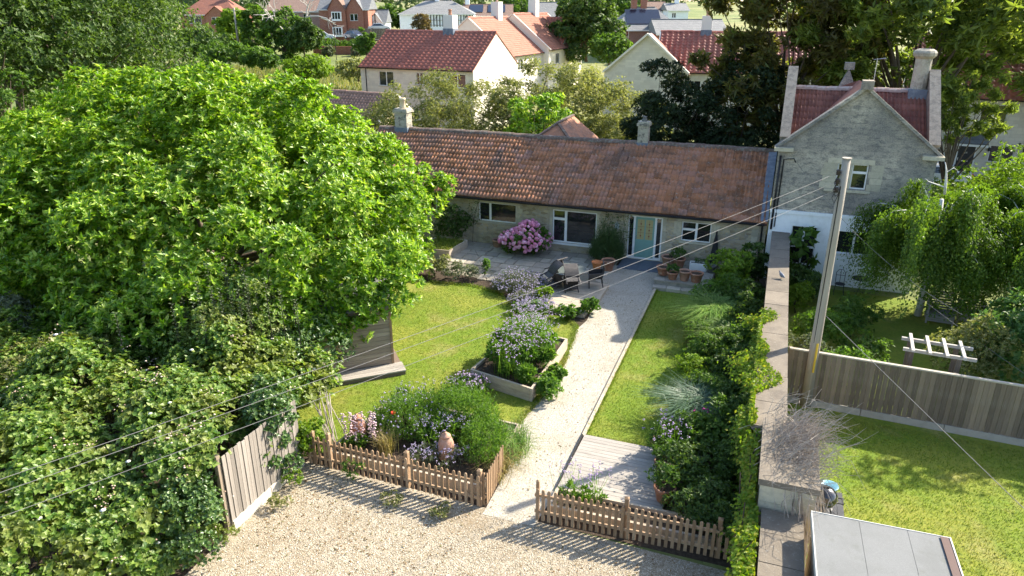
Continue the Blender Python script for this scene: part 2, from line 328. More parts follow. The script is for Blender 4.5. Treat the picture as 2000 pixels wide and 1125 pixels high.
# ---------------------------------------------------------------- terrain
def terrain_h(x, y):
    s = np.clip((y-58)/95.0, 0, 1); s = s*s*(3-2*s); h = 4.2*s
    f = np.clip((y-160)/900.0, 0, 1); h = h+7.6*f*f*(3-2*f)
    return h+np.sin(x*.004+1.3)*np.clip((y-260)/800.0, 0, 1)*3.5
def th(x, y): return float(terrain_h(np.float64(x), np.float64(y)))
gx = np.concatenate([-np.geomspace(1800, 30, 34), np.linspace(-28, 60, 30), np.geomspace(66, 1800, 32)])
gy = np.concatenate([np.linspace(-60, 60, 18), np.linspace(64, 180, 26), np.geomspace(186, 3200, 44)])
XX, YY = np.meshgrid(gx, gy); ZZ = terrain_h(XX, YY)
nx, ny = len(gx), len(gy); ii = np.arange(nx*ny).reshape(ny, nx)
TF = np.stack([ii[:-1, :-1], ii[:-1, 1:], ii[1:, 1:], ii[1:, :-1]], -1).reshape(-1, 4)
MEADOW = mat('meadow_ground', (.13,.17,.045), .95, world=True, layers=[(.016, (.30,.27,.11), .8, .46, .56), (.09, (.24,.25,.085), .75, .45, .62), (.7, (.08,.12,.03), .6, .48, .65), (5, (.27,.26,.11), .5, .5, .7)], bump=(3, .8, .15))
tag(put('ground', npmesh('ground', np.stack([XX, YY, ZZ], -1).reshape(-1, 3), TF, MEADOW, True)), kind='structure')

def sheet(name, pts, z, m, world_pts=False):
    P = [(p[0], p[1], z) if world_pts else tuple(G(p[0], p[1], z)) for p in pts]
    me = bpy.data.meshes.new(name); me.from_pydata(P, [], [tuple(range(len(P)))]); me.update(); me.materials.append(m)
    if me.polygons[0].normal.z < 0: me.flip_normals()
    return tag(put(name, me), kind='structure')
LAWN = mat('lawn_turf', (.135,.205,.012), .95, world=True, layers=[(.35, (.25,.25,.035), .8, .44, .62), (2.2, (.22,.235,.03), .65, .5, .68), (.55, (.32,.27,.11), .5, .54, .68), (9, (.075,.13,.018), .5, .45, .65), (45, (.18,.22,.05), .4, .5, .7)], bump=(28, .9, .03))
GRAVEL = mat('buff_gravel', (.5,.43,.33), .95, world=True, cells=(46, (1, 1, 1), [(.25,.19,.11), (.46,.39,.265), (.58,.52,.41), (.39,.31,.20), (.66,.62,.53)], (.2,.165,.115), .09, 1),
             layers=[(.5, (.30,.22,.13), .6, .50, .70), (3.5, (.64,.56,.44), .4, .5, .7), (1.6, (.16,.15,.06), .45, .62, .74)], bump=(60, .5, .02))
PATHG = mat('pale_path_gravel', (.52,.47,.39), .95, world=True, cells=(42, (1, 1, 1), [(.44,.40,.31), (.58,.54,.45), (.67,.64,.56), (.50,.45,.35)], (.36,.32,.25), .09, 1),
            layers=[(.7, (.40,.34,.25), .6, .48, .68), (2.6, (.60,.55,.46), .4, .5, .7), (1.7, (.22,.22,.11), .5, .62, .74)], bump=(60, .4, .015))
sheet('garden_soil', [(-10.5,-18.4), (5.3,-18.4), (5.3,.45), (-10.5,.45)], .004, SOIL)
sheet('thicket_soil', [(-22,-32), (-5.45,-32), (-5.45,-14), (-11,-11), (-22,-11)], .008, SOIL)
LL_POLY = [(-11,-15.4), (-5.4,-17.9), (-4.95,-16.3), (-4.7,-14.9), (-1.0,-14.9), (-.85,-13.3), (-.75,-11.5), (-.85,-10.2), (-1.05,-8.6), (-1.15,-7.7), (-1.9,-7.0), (-3.0,-6.9), (-4.2,-6.4), (-4.8,-5.7), (-6.3,-5.2), (-8.2,-5.4), (-11,-5.8)]
sheet('lawn', LL_POLY, .012, LAWN)
LR_POLY = [(.96,-14.7), (2.85,-14.5), (3.0,-12.2), (2.95,-10.0), (2.75,-7.2), (2.6,-3.2), (.96,-2.9)]
sheet('lawn_strip', LR_POLY, .012, LAWN)
PATH_POLY = [(.88,-2.2), (.88,-14.7), (.92,-17.2), (.8,-18.6), (-.45,-18.6), (-.5,-17.0), (-.78,-15.3), (-1.0,-14.2), (-.95,-13.5), (-.75,-12.6), (-.78,-11.1), (-.86,-10.3), (-1.08,-9.4), (-1.12,-8.4), (-1.06,-7.7), (-.95,-7.1), (-.98,-6.5), (-1.0,-5), (-1.0,-3.4), (-1.8,-2.7), (-1.75,-1.6), (-1.3,-.6), (.75,-.6), (.75,-2.2)]
sheet('gravel_path', PATH_POLY, .02, PATHG)
sheet('gravel_drive', [(-5.5,-32), (5.5,-32), (5.5,-18.55), (-5.5,-18.2)], .016, GRAVEL)
RL_POLY = [(5.9,-32), (22,-32), (22,-11.1), (5.9,-10.7)]
sheet('neighbour_lawn', RL_POLY, .012, LAWN)
sheet('neighbour_back_lawn', [(5.9,-10.6), (22,-11.0), (22,-1.5), (5.9,-.3)], .012, LAWN)
TARMAC = mat('tarmac', (.075,.075,.078), .9, world=True, layers=[(2, (.11,.11,.11), .5, .45, .65)], bump=(60, .2))
sheet('neighbour_road', [(26, 36), (70, 30), (70, 44), (30, 50)], .02, TARMAC, True)
# patio of uneven flagstones
FLAG = mat('flagstone', (.36,.32,.26), .95, rand=('object', .2, (.42,.37,.29)), layers=[(3, (.22,.2,.16), .6, .45, .7), (20, (.48,.45,.38), .4, .5, .7)], bump=(25, .4))
patio = sheet('patio', [(-9.4,-3.9), (-3.9,-4.6), (-1.3,-3.4), (-1.25,.45), (-9.4,.45)], .014, mat('patio_bedding', (.24,.21,.16), .95, layers=[(6, (.12,.14,.06), .6, .5, .66)], world=True, bump=(20, .5)))
rn = random.Random(5); v = -4.45
while v < .35:
    hh = rn.choice((.45,.6,.75)); u = -9.3+rn.random()*.3
    while u < -1.5:
        w = rn.choice((.45,.6,.75,.9)); u1 = min(u+w, -1.32); v1 = min(v+hh, .40)
        if u1-u > .2 and not (v < -3.8+(.6 if u < -6 else 0) and not (-6.6 < u < -4)) and not (u > -4.0 and v < -2.6):
            q = [(u+.015+rn.random()*.02, v+.015+rn.random()*.02), (u1-.015-rn.random()*.02, v+.015+rn.random()*.02), (u1-.02, v1-.02-rn.random()*.02), (u+.02, v1-.02)]
            mb = MB(); mb.slab([tuple(G(*k))[:2] for k in q], .01, .036+rn.random()*.012); mb.build('paving_slab', FLAG, patio)
        u = u1
        if u1 >= -1.33: break
    v += hh
BLUESLATE = mat('blue_slate_step', (.11,.13,.16), .7, rand=('object', .1), layers=[(6, (.17,.19,.21), .5, .45, .7)], bump=(20, .2))
step = tag(B(-1.15, .68, -1.0, .44, 0, .05).build('doorstep', BLUESLATE, None, loc=G(0,0), rot=(0,0,GR)), kind='structure')
for i in range(4):
    B(-1.13+i*.455, -1.13+i*.455+.44, -.98, .40, .045, .062).build('slate_slab', BLUESLATE, step)
# timber edging of the path and the low step in front of the pots
t = thing('path_edging', 'long thin timber edging board along the gravel path beside the lawn strip', 'edging', G(.92,-8.6), GR)
for i in range(5): B(-.045, .045, -6.1+i*2.44, -6.1+i*2.44+2.43, 0, .085).build('board', SLEEPER, t)
t = thing('stone_step', 'low stone step carrying the terracotta pots beside the door', 'step', G(1.8,-1.6), GR)
B(-1.0, 1.25, -1.1, 1.9, 0, .30).build('platform', mat('step_stone', (.3,.28,.23), .95, layers=[(6, (.18,.17,.13), .7, .45, .65)], bump=(25, .5)), t)
for i in range(5): B(-1.02+i*.455, -1.02+i*.455+.44, -1.13, -.75, .298, .34).build('edge_stone', FLAG, t)
for i in range(4): B(-1.0+i*.57, -1.0+i*.57+.55, -1.5, -1.105, 0, .15).build('tread_stone', FLAG, t)

# ---------------------------------------------------------------- grass and gravel too small to count
def inpoly(P, poly):
    x, y = P[:, 0], P[:, 1]; c = np.zeros(len(P), bool); n = len(poly)
    for i in range(n):
        x0, y0 = poly[i]; x1, y1 = poly[(i+1) % n]; k = (y0 > y) != (y1 > y)
        c ^= k & (x < (x1-x0)*(y-y0)/((y1-y0) if y1 != y0 else 1e-9)+x0)
    return c
def scatter(rng, poly, dens):
    a = np.array(poly); lo, hi = a.min(0), a.max(0); n = int((hi-lo).prod()*dens); P = rng.uniform(lo, hi, (n, 2)); return P[inpoly(P, poly)]
def toworld(P, z=0.0):
    return np.stack([OX+P[:, 0]*CT+P[:, 1]*ST, OY-P[:, 0]*ST+P[:, 1]*CT, np.zeros(len(P))+z], 1)
GRASSL = leafmat('grass_blades', [(.08,.145,.012), (.14,.22,.020), (.20,.265,.03), (.26,.28,.06)], .4, .6, .2, patch=(.55, (.28,.26,.07), .6))
r = rg(11)
P = scatter(r, LL_POLY, 420); P = P[P[:, 0] > -8.5]
tag(blades('lawn_grass', r, toworld(P, .01), .045, .014, GRASSL, None, .7, .4), 'short mown grass of the sunny lawn', 'grass', kind='stuff')
P = scatter(r, LR_POLY, 520)
tag(blades('strip_grass', r, toworld(P, .01), .045, .014, GRASSL, None, .7, .4), 'short mown grass of the lawn strip along the path', 'grass', kind='stuff')
P = scatter(r, [(6.3,-20), (13.5,-20), (13.5,-11.4), (6.3,-11.1)], 420)
tag(blades('neighbour_grass', r, toworld(P, .01), .055, .015, GRASSL, None, .8, .4), 'rough grass of the neighbouring lawn behind the garden wall', 'grass', kind='stuff')
P = scatter(r, [(-10,-5.6), (-1.2,-15), (-5.5,-17.6)], 0.01)
STONES = mat('loose_gravel', (.46,.39,.28), .9, rand=('island', .4, (.60,.55,.45)))
P = scatter(r, [(-5.3,-24), (5.2,-24), (5.2,-18.7), (-5.3,-18.4)], 460)
o = discs('loose_gravel', r, toworld(P, .02), .013, STONES, None, 5, 'stuff', .6); tag(o, 'loose buff gravel stones over the parking area', 'gravel')
P = scatter(r, PATH_POLY, 160)
PST = mat('path_stones', (.58,.53,.44), .9, rand=('island', .22))
o = discs('path_gravel_stones', r, toworld(P, .024), .013, PST, None, 5, 'stuff', .6); tag(o, 'pale loose stones on the garden path', 'gravel')
# long meadow grass of the field behind the cottage
MEADG = leafmat('meadow_grass', [(.09,.13,.03), (.16,.19,.05), (.26,.24,.10), (.34,.29,.16)], .4, .7, .15)
P = r.uniform((-45, 52), (-12, 110), (26000, 2)); Z = terrain_h(P[:, 0], P[:, 1])
tag(blades('meadow_grass', r, np.stack([P[:, 0], P[:, 1], Z], 1), .75, .07, MEADG, None, .6, .5), 'tall seeding grass of the rough field', 'grass', kind='stuff')
# ================================================================ building helpers
def facade(mb, x0, x1, z0, z1, ops, depth=.14):
    xs = sorted({x0, x1, *[q for o in ops for q in o[:2]]}); zs = sorted({z0, z1, *[q for o in ops for q in o[2:4]]})
    for i in range(len(xs)-1):
        for j in range(len(zs)-1):
            cx, cz = (xs[i]+xs[i+1])/2, (zs[j]+zs[j+1])/2
            if not any(o[0] < cx < o[1] and o[2] < cz < o[3] for o in ops):
                mb.add([(xs[i],0,zs[j]), (xs[i+1],0,zs[j]), (xs[i+1],0,zs[j+1]), (xs[i],0,zs[j+1])], [(0,1,2,3)])
    for a, b, c, d in [o[:4] for o in ops]:
        mb.add([(a,0,c), (b,0,c), (b,0,d), (a,0,d), (a,depth,c), (b,depth,c), (b,depth,d), (a,depth,d)], [(0,4,5,1), (1,5,6,2), (2,6,7,3), (3,7,4,0)])
    return mb
def window(parent, x, y, z, w, h, panes, rz=0.0, fm=None, gm=None, sill=None, fr=.055, name='window'):
    """panes: fractions (x0, x1, z0, z1) of the opening"""
    mb = MB(); ops = [(p[0]*w+fr*.7, p[1]*w-fr*.7, p[2]*h+fr*.7, p[3]*h-fr*.7) for p in panes]; facade(mb, 0, w, 0, h, ops, .045)
    mb.box(0, .03, .001, .06, 0, h); mb.box(w-.03, w, .001, .06, 0, h)
    o = mb.build(name, fm or UPVC, parent, loc=(x, y, z), rot=(0, 0, rz))
    for a, b, c, d in ops: B(a-.01, b+.01, .03, .042, c-.01, d+.01).build('pane', gm or GLASS, o)
    if sill: B(-.08, w+.08, -.13, .06, -.09, -.003).build('sill', sill, o)
    return o
CAS2 = [(0,.5,0,1), (.5,1,0,1)]
def rolls(width, n, seg, amp):
    """cross profile of interlocking tiles: narrow rolls between flat pans"""
    x = np.linspace(0, width, n*seg+1); f = (x/width*n) % 1.0; return x, amp*np.maximum(0, np.sin(np.clip((f-.0)/.55, 0, 1)*math.pi))
def tilepart(w, l, n=2, amp=.052, step=.032, seg=6):
    x, z = rolls(w, n, seg, amp); k = len(x)
    V = np.concatenate([np.stack([x, 0*x-.01, 0*x-.005], 1), np.stack([x, 0*x-.012, z+step], 1), np.stack([x, 0*x+l, z], 1)])
    i = np.arange(k-1); F = np.concatenate([np.stack([i, i+1, i+1+k, i+k], 1), np.stack([i+k, i+1+k, i+1+2*k, i+2*k], 1)])
    return V, F
def tilefield(rng, w, l, cols, rows, skip=(), n=2, over=.06, seg=6, amp=.052, jit=.004):
    V, F = tilepart(w*.985, l+over, n, amp, .028, seg); Vs = []; Fs = []; k = 0
    for r_ in range(rows):
        for c in range(cols):
            if (r_, c) in skip: continue
            Vs.append(V+np.array([c*w+rng.normal(0, jit), r_*l+rng.normal(0, jit), abs(rng.normal(0, jit))])); Fs.append(F+k); k += len(V)
    return np.concatenate(Vs), np.concatenate(Fs)
TILE_LAY = [(.5, (.11,.085,.075), .55, .48, .64), (2.4, (.09,.075,.07), .55, .5, .66), (9, (.40,.38,.33), .55, .58, .68), (5, (.11,.085,.075), .4, .55, .70)]
TILE_O = mat('old_roof_tile', (.48,.21,.105), .88, rand=('object', .48, (.25,.13,.095)), world=True, layers=TILE_LAY, bump=(30, .4))
TILE_I = mat('old_roof_tile_field', (.48,.21,.105), .88, rand=('island', .48, (.25,.13,.095)), world=True, layers=TILE_LAY, bump=(30, .4))
TILE_RED = mat('red_roof_tile', (.36,.115,.07), .42, spec=.5, rand=('island', .16), world=True, layers=[(.8, (.24,.08,.055), .5, .45, .7)])
TILE_PINK = mat('flat_red_tile', (.38,.17,.12), .85, world=True, rand=('island', .1), layers=[(1.2, (.30,.13,.09), .5, .45, .7)])
TILE_DEEP = mat('deep_red_tile', (.24,.10,.075), .75, rand=('island', .2), world=True, layers=[(1.0, (.13,.05,.045), .6, .45, .65), (10, (.3,.2,.17), .4, .56, .7)])
def slope_rot(pitch): return (pitch, 0, 0)
def roof_slab(mb, x0, x1, y0, z0, y1, z1, th_=.06):
    mb.add([(x0,y0,z0), (x1,y0,z0), (x1,y1,z1), (x0,y1,z1), (x0,y0,z0-th_), (x1,y0,z0-th_), (x1,y1,z1-th_), (x0,y1,z1-th_)],
           [(0,1,2,3), (7,6,5,4), (0,4,5,1), (1,5,6,2), (2,6,7,3), (3,7,4,0)])
def ridge_tiles(parent, x0, x1, y, z, m, w=.16, l=.45, name='ridge_tile'):
    n = max(1, round((x1-x0)/l)); l = (x1-x0)/n; mb = MB()
    pr = [(-w, -.07), (-w*.75, .03), (-w*.3, .085), (w*.3, .085), (w*.75, .03), (w, -.07)]
    mb.add([(0, a, b) for a, b in pr]+[(l*.99, a, b) for a, b in pr], [(i, i+1, i+7, i+6) for i in range(5)]+[(5,4,3,2,1,0), (6,7,8,9,10,11)])
    me = mb.mesh(name, m)
    for i in range(n): put(name, me, parent, (x0+i*l, y, z+.012*math.sin(i*2.1)+.02*math.sin((x0+i*l)*.55+1), ), (.0, .012*math.sin(i*1.3), .01*math.sin(i*2.9)))
def chimney(parent, x, y, z0, z1, wx, wy, m, pots=1, cap=.1, pm=None, potr=.13, poth=.4, name='chimney', flash=None):
    mb = MB(); mb.box(x-wx/2, x+wx/2, y-wy/2, y+wy/2, z0, z1); o = mb.build(name, m, parent)
    if cap: mb = MB(); mb.box(x-wx/2-cap, x+wx/2+cap, y-wy/2-cap, y+wy/2+cap, z1-.02, z1+.10); mb.box(x-wx/2-cap*.3, x+wx/2+cap*.3, y-wy/2-cap*.3, y+wy/2+cap*.3, z1+.1, z1+.18); mb.build('chimney_cap', m, o)
    for i in range(pots):
        c = (x+(i-(pots-1)/2)*.42, y, z1+(.18 if cap else 0)); mb = MB(); mb.lathe([(potr*1.1, 0), (potr, .08), (potr*.85, poth*.75), (potr*1.1, poth*.8), (potr*1.05, poth), (potr*.7, poth), (potr*.65, poth-.15)], 12, c); mb.build('chimney_pot', pm or TERRA, o, True)
    if flash: mb = MB(); mb.box(x-wx/2-.03, x+wx/2+.03, y-wy/2-.03, y+wy/2+.03, z0, flash); mb.build('lead_flashing', LEAD, o)
    return o
def pipe(parent, x, y, z0, z1, r_=.04): return MB().tube([(x, y, z0), (x, y, z1-.15), (x, y-.02, z1)], r_, 8).build('downpipe', BLACKM, parent, True)
def gutter(parent, x0, x1, y, z):
    mb = MB(); pr = [(-.06, .03), (-.055, -.02), (-.02, -.055), (.03, -.055), (.06, -.02), (.06, .03), (.045, .03), (.0, -.035), (-.045, .03)]
    n = len(pr); mb.add([(x0, y+a, z+b) for a, b in pr]+[(x1, y+a, z+b) for a, b in pr], [(i, (i+1) % n, (i+1) % n+n, i+n) for i in range(n)]+[tuple(range(n)), tuple(range(2*n-1, n-1, -1))])
    return mb.build('gutter', BLACKM, parent)
def gable_house(name, label, eL, eR, ze, zr, D, wm, roofm, front=(), rightw=(), leftw=(), zb=None, over=.25, tile=(.50,.42), flat=False, gm=None, cat='house', pipes=(), verge=None, leftgable=True, group=None, seg=4, sillm=None):
    """front eave runs from eL to eR (seen from in front); ridge parallel to it, D deep"""
    eL, eR = Vector(eL), Vector(eR); d = eR-eL; W = math.hypot(d.x, d.y); rz = math.atan2(d.y, d.x); zb = zb if zb is not None else min(th(eL.x, eL.y), th(eR.x, eR.y))-.2
    h = thing(name, label, cat, (eL.x, eL.y, zb), rz, group); ze -= zb; zr -= zb; front = [(a,b,c-zb,e-zb,*q) for a,b,c,e,*q in front]; rightw = [(a,b,c-zb,e-zb,*q) for a,b,c,e,*q in rightw]; leftw = [(a,b,c-zb,e-zb,*q) for a,b,c,e,*q in leftw]
    mb = MB(); facade(mb, 0, W, 0, ze, front); mb.T = Matrix.Translation((W,0,0)) @ Matrix.Rotation(R(90), 4, 'Z'); facade(mb, 0, D, 0, ze, rightw); mb.add([(0,0,ze), (D,0,ze), (D/2,0,zr)], [(0,1,2)])
    mb.T = Matrix.Translation((0,D,0)) @ Matrix.Rotation(R(-90), 4, 'Z'); facade(mb, 0, D, 0, ze, leftw); mb.add([(0,0,ze), (D,0,ze), (D/2,0,zr)], [(0,1,2)]); mb.T = Matrix.Identity(4)
    mb.add([(0,D,0), (W,D,0), (W,D,ze), (0,D,ze)], [(1,0,3,2)]); wall = mb.build('wall', wm, h)
    for a, b, c, e, *q in front: window(h, a, .07, c, b-a, e-c, q[0] if q else CAS2, 0, sill=sillm or LIME)
    for a, b, c, e, *q in rightw: window(h, W-.07, a, c, b-a, e-c, q[0] if q else CAS2, R(90), sill=sillm or LIME)
    for a, b, c, e, *q in leftw: window(h, .07, D-a, c, b-a, e-c, q[0] if q else CAS2, R(-90), sill=sillm or LIME)
    sl_ = (zr-ze)/(D/2); y0 = -over; z0 = ze-over*sl_+.06; p = math.atan(sl_); mb = MB()
    roof_slab(mb, -.06, W+.06, y0, z0, D/2, zr+.06); roof_slab(mb, -.06, W+.06, D+over, z0, D/2, zr+.061); rf = mb.build('roof', roofm, h)
    length = math.hypot(D/2-y0, zr+.06-z0); tw, tl = tile; cols = max(1, round((W+.12)/tw)); rows = max(1, round(length/tl)); tw = (W+.12)/cols; tl = length/rows
    V, F = tilefield(rg(len(name)), tw, tl, cols, rows, (), 1, .04, 6 if not flat else 1, .11 if not flat else 0, .003)
    o = put('roof_tiles', npmesh('roof_tiles', V, F, roofm), rf, (-.06, y0, z0+.005), (p, 0, 0)); o['kind'] = 'stuff'
    ridge_tiles(rf, -.06, W+.06, D/2, zr+.10, roofm, .17, .6); gutter(h, -.05, W+.05, y0-.05, z0-.02)
    for x in pipes: pipe(h, x, -.06, 0, z0)
    if verge is not None:
        for xx in (0, W):
            mb = MB(); mb.bar((xx, y0, z0+.03), (xx, D/2, zr+.09), .2, .12); mb.bar((xx, D+over, z0+.03), (xx, D/2, zr+.09), .2, .12); mb.build('verge_coping', verge, h)
    return h, W, D, ze, zr

# ================================================================ the cottage
VF = .45
cot = thing('stone_cottage', 'long single storey stone cottage with pantiled roof and pale green door', 'house', G(0, VF), GR)
EY, EZ, RY, RZ = -.35, 2.36, 4.05, 4.62; CX0, CX1 = -15.8, 4.93
OPS = [(-11.3,-10.1,1.12,2.06), (-8.40,-6.45,1.13,2.07), (-4.62,-2.48,.46,2.04), (-1.02,.54,.06,2.10), (1.38,2.66,1.15,2.04)]
mb = MB(); facade(mb, CX0, CX1, 0, 2.45, OPS, .2); DD = 2*RY
mb.add([(CX0,0,0), (CX0,DD,0), (CX0,DD,2.45), (CX0,RY,RZ-.12), (CX0,0,2.45)], [(0,4,3,2,1)]); mb.add([(CX1,0,0), (CX1,DD,0), (CX1,DD,2.45), (CX1,RY,RZ-.12), (CX1,0,2.45)], [(0,1,2,3,4)])
mb.add([(CX0,DD,0), (CX1,DD,0), (CX1,DD,2.45), (CX0,DD,2.45)], [(1,0,3,2)]); wall = mb.build('wall', RUBBLE, cot)
B(CX0, CX1, .21, .24, 0, 2.4).build('dark_interior_sheet', mat('dark_room', (.03,.028,.025), .9), wall)  # near-black sheet stands in for the unlit rooms behind the windows
rn = random.Random(3)
for k, (a, b, c, d) in enumerate(OPS):                          # dressed blocks up both jambs, lintel and sill
    if k != 2:
        z = c if k != 3 else .02
        j = 0
        while z < d-.05:
            hq = min(rn.uniform(.24,.34), d+.02-z); 
            for s, e in ((-1, a), (1, b)):
                wq = (.34 if (j+s > 0) == (j % 2 == 0) else .2) if k != 3 else .16
                x0, x1 = (e-wq, e-.004) if s < 0 else (e+.004, e+wq)
                B(x0, x1, -.018, .1, z+.004, z+hq-.008).build('quoin', LIME, wall)
            z += hq; j += 1
    else:
        for e0, e1 in ((a-.14, a-.004), (b+.004, b+.12)):
            for i in range(5): B(e0, e1, -.02, .1, c+i*.31, c+i*.31+.30).build('quoin', LIME, wall)
    for i in range(3):
        x0 = a-.2+(b-a+.4)*i/3; B(x0, x0+(b-a+.4)/3-.012, -.02, .1, d+.006, d+.17).build('lintel_stone', LIME, wall)
for z in (.05,.4,.72,1.05,1.38,1.70,2.02): B(4.35, 4.62, -.02, .1, z, z+.30).build('quoin', LIME, wall)
# windows and the door
window(cot, -11.3, .1, 1.12, 1.2, .94, [(0,.5,0,1), (.5,1,0,1)], sill=LIME)
window(cot, -8.40, .1, 1.13, 1.95, .94, [(0,.30,0,1), (.30,1,0,1)], sill=LIME, fr=.075)
window(cot, -4.62, .06, .46, 2.14, 1.58, [(0,.30,.72,1), (0,.30,0,.72), (.30,1,0,1)], sill=WHITE, fr=.085)
window(cot, 1.38, .08, 1.15, 1.28, .89, [(0,.5,.6,1), (0,.5,0,.6), (.5,1,0,1)], sill=LIME, fr=.07)
fr_ = MB(); facade(fr_, 0, 1.56, 0, 2.04, [(.05,.235,.12,1.97), (.33,1.20,.06,1.99), (1.295,1.48,.12,1.97)], .06); fr_.box(-.004, 1.564, .061, .09, 0, .04)
df = fr_.build('door_frame', UPVC, cot, loc=(-1.02, .07, .06))
B(.05,.235,.04,.05,.12,1.97).build('side_pane', GLASS, df); B(1.295,1.48,.04,.05,.12,1.97).build('side_pane', GLASS, df)
SAGE = mat('sage_green_paint', (.20,.36,.31), .5, spec=.4, layers=[(5, (.17,.31,.27), .4, .5, .7)])
dm = MB(); facade(dm, 0, .86, 0, 1.92, [(.08,.40,.86,1.80), (.46,.78,.86,1.80)], .03); dm.box(.09,.77,-.012,-.001,.10,.13); dm.box(.09,.77,-.012,-.001,.68,.71); dm.box(.09,.12,-.012,-.001,.13,.68); dm.box(.74,.77,-.012,-.001,.13,.68)
door = dm.build('front_door', SAGE, cot, loc=(-1.02+.335, .10, .125)); tag(door, 'pale sage green front door with two stained glass lights')
STAINED = mat('stained_glass', (.42,.36,.17), .35, spec=.5, layers=[(9, (.30,.30,.17), .5, .5, .7)])
MOTIF = mat('stained_motif', (.22,.07,.04), .5)
for x in (.08, .46):
    p = B(x, x+.32, .016, .026, .86, 1.80).build('stained_pane', STAINED, door); mb = MB()
    for i in range(3): mb.box(x+.13, x+.19, .010, .0155, 1.0+i*.28, 1.06+i*.28)
    mb.box(x+.155, x+.165, .011, .0155, .90, 1.76); mb.box(x, x+.32, .012, .0155, 1.17, 1.18); mb.box(x, x+.32, .012, .0155, 1.46, 1.47); mb.build('leading', MOTIF, door)
mb = MB(); mb.box(.035,.065,-.012,-.001,.86,1.06); mb.bar((.05,-.03,.96), (.15,-.03,.96), .02, .02); mb.build('handle', mat('chrome', (.6,.6,.6), .2, metal=1.0), door)
sp_ = MB().lathe([(.0,.02), (.09,.02), (.09,0), (0,0)], 6); 
# roof
pitch = math.atan2(RZ-EZ, RY-EY); slen = math.hypot(RZ-EZ, RY-EY); mb = MB()
roof_slab(mb, CX0-.1, CX1, EY, EZ, RY, RZ, .08); roof_slab(mb, CX0-.1, CX1, DD-EY, EZ, RY, RZ+.001, .08); roof = mb.build('roof', mat('roof_backing', (.12,.06,.045), .95), cot)
ROWS, COLS = 13, 56; tw, tl = (CX1-CX0+.1)/COLS, slen/ROWS; V, F = tilepart(tw*.985, tl+.06); tme = npmesh('roof_tile', V, F, TILE_O)
rr = rg(4); near = sorted(((r_, c) for r_ in range(ROWS) for c in range(COLS)), key=lambda q: (math.hypot(G(CX0-.1+q[1]*tw, VF+EY+q[0]*.29).x, G(CX0-.1+q[1]*tw, VF+EY+q[0]*.29).y)))[:300]
def sag(x, f): return .035+.03*np.sin(x*.55+1)*(.4+.6*f)+.018*np.sin(x*1.7+f*4)
cp_, sp2 = math.cos(pitch), math.sin(pitch)
for r_, c in near:
    s = r_*tl+rr.normal(0, .012); n = .006+abs(rr.normal(0, .008))+sag(CX0+c*tw, r_/ROWS)
    put('roof_tile', tme, roof, (CX0-.1+c*tw+rr.normal(0, .004), EY+s*cp_-n*sp2, EZ+s*sp2+n*cp_), (pitch+rr.normal(0, .012), rr.normal(0, .010), rr.normal(0, .008)))
V, F = tilefield(rr, tw, tl, COLS, ROWS, set(near), jit=.009); V[:, 2] += sag(CX0-.1+V[:, 0], V[:, 1]/slen); o = put('roof_tiles', npmesh('roof_tiles', V, F, TILE_I), roof, (CX0-.1, EY-.006*sp2, EZ+.006*cp_), (pitch, 0, 0)); o['kind'] = 'stuff'
RIDGEM = mat('mossy_ridge_tile', (.16,.11,.09), .95, rand=('object', .2), layers=[(7, (.30,.29,.24), .6, .5, .66), (4, (.10,.10,.06), .5, .5, .7)], world=True)
ridge_tiles(roof, CX0-.1, CX1, RY, RZ+.07, RIDGEM, .2, .46)
gutter(cot, CX0-.1, CX1-.1, EY-.06, EZ-.03); pipe(cot, CX1-.18, -.06, 0, 2.3)
mb = MB(); mb.box(4.55, 4.93, 0, .01, 0, .01); mb = MB(); roof_slab(mb, 4.60, 4.95, EY+.02, EZ+.12, RY, RZ+.12, .05); mb.build('lead_gutter', LEAD, roof)
CHST = mat('chimney_stone', (.46,.42,.33), .95, brick=(.42,.2,.01,(.40,.37,.29),(.3,.28,.23)), layers=[(5, (.10,.10,.09), .8, .5, .62), (2, (.55,.52,.44), .4, .5, .7)], bump=(30, .4))
PALEPOT = mat('buff_chimney_pot', (.62,.52,.36), .85, layers=[(6, (.45,.37,.26), .5, .5, .7)])
chimney(cot, -14.45, RY, RZ-.5, RZ+.95, .72, .62, CHST, 1, .07, PALEPOT, .17, .55, flash=RZ+.14)
chimney(cot, -1.28, RY, RZ-.5, RZ+.92, .50, .50, CHST, 0, .06, flash=RZ+.1)
o = MB().lathe([(.14,0), (.13,.1), (.09,.12), (.09,.22), (.12,.24), (.0,.27)], 10, (-1.28, RY, RZ+1.09)).build('chimney_cowl', GREYPOT, cot)
mb = MB(); x0 = -6.2                                             # rear wing whose hipped roof shows above the ridge
mb.add([(x0-1.3,4.6,4.15), (x0+1.3,4.6,4.15), (x0,5.9,5.1), (x0,9.0,5.1), (x0-1.7,9.0,3.8), (x0+1.7,9.0,3.8)], [(0,1,2), (0,2,3,4), (1,5,3,2)]); wg = mb.build('rear_wing_roof', TILE_I, cot)
mb = MB(); mb.bar((x0-1.3,4.6,4.18), (x0,5.9,5.15), .16, .07); mb.bar((x0+1.3,4.6,4.18), (x0,5.9,5.15), .16, .07); mb.bar((x0,5.9,5.15), (x0,9.0,5.15), .16, .07); mb.build('hip_ridge', RIDGEM, wg)
B(x0-1.5, x0+1.5, 7.6, 8.9, 0, 3.8).build('rear_wing_wall', RUBBLE, cot)
# a small white arrow plaque fixed by the door
mb = MB(); mb.slab([(0,0), (.2,0), (.2,.24), (.1,.32), (0,.24)], 0, .02); pl = mb.build('house_plaque', mat('grey_plaque', (.45,.5,.48), .6), cot, loc=(-1.62, -.012, 1.42), rot=(R(90), 0, 0))

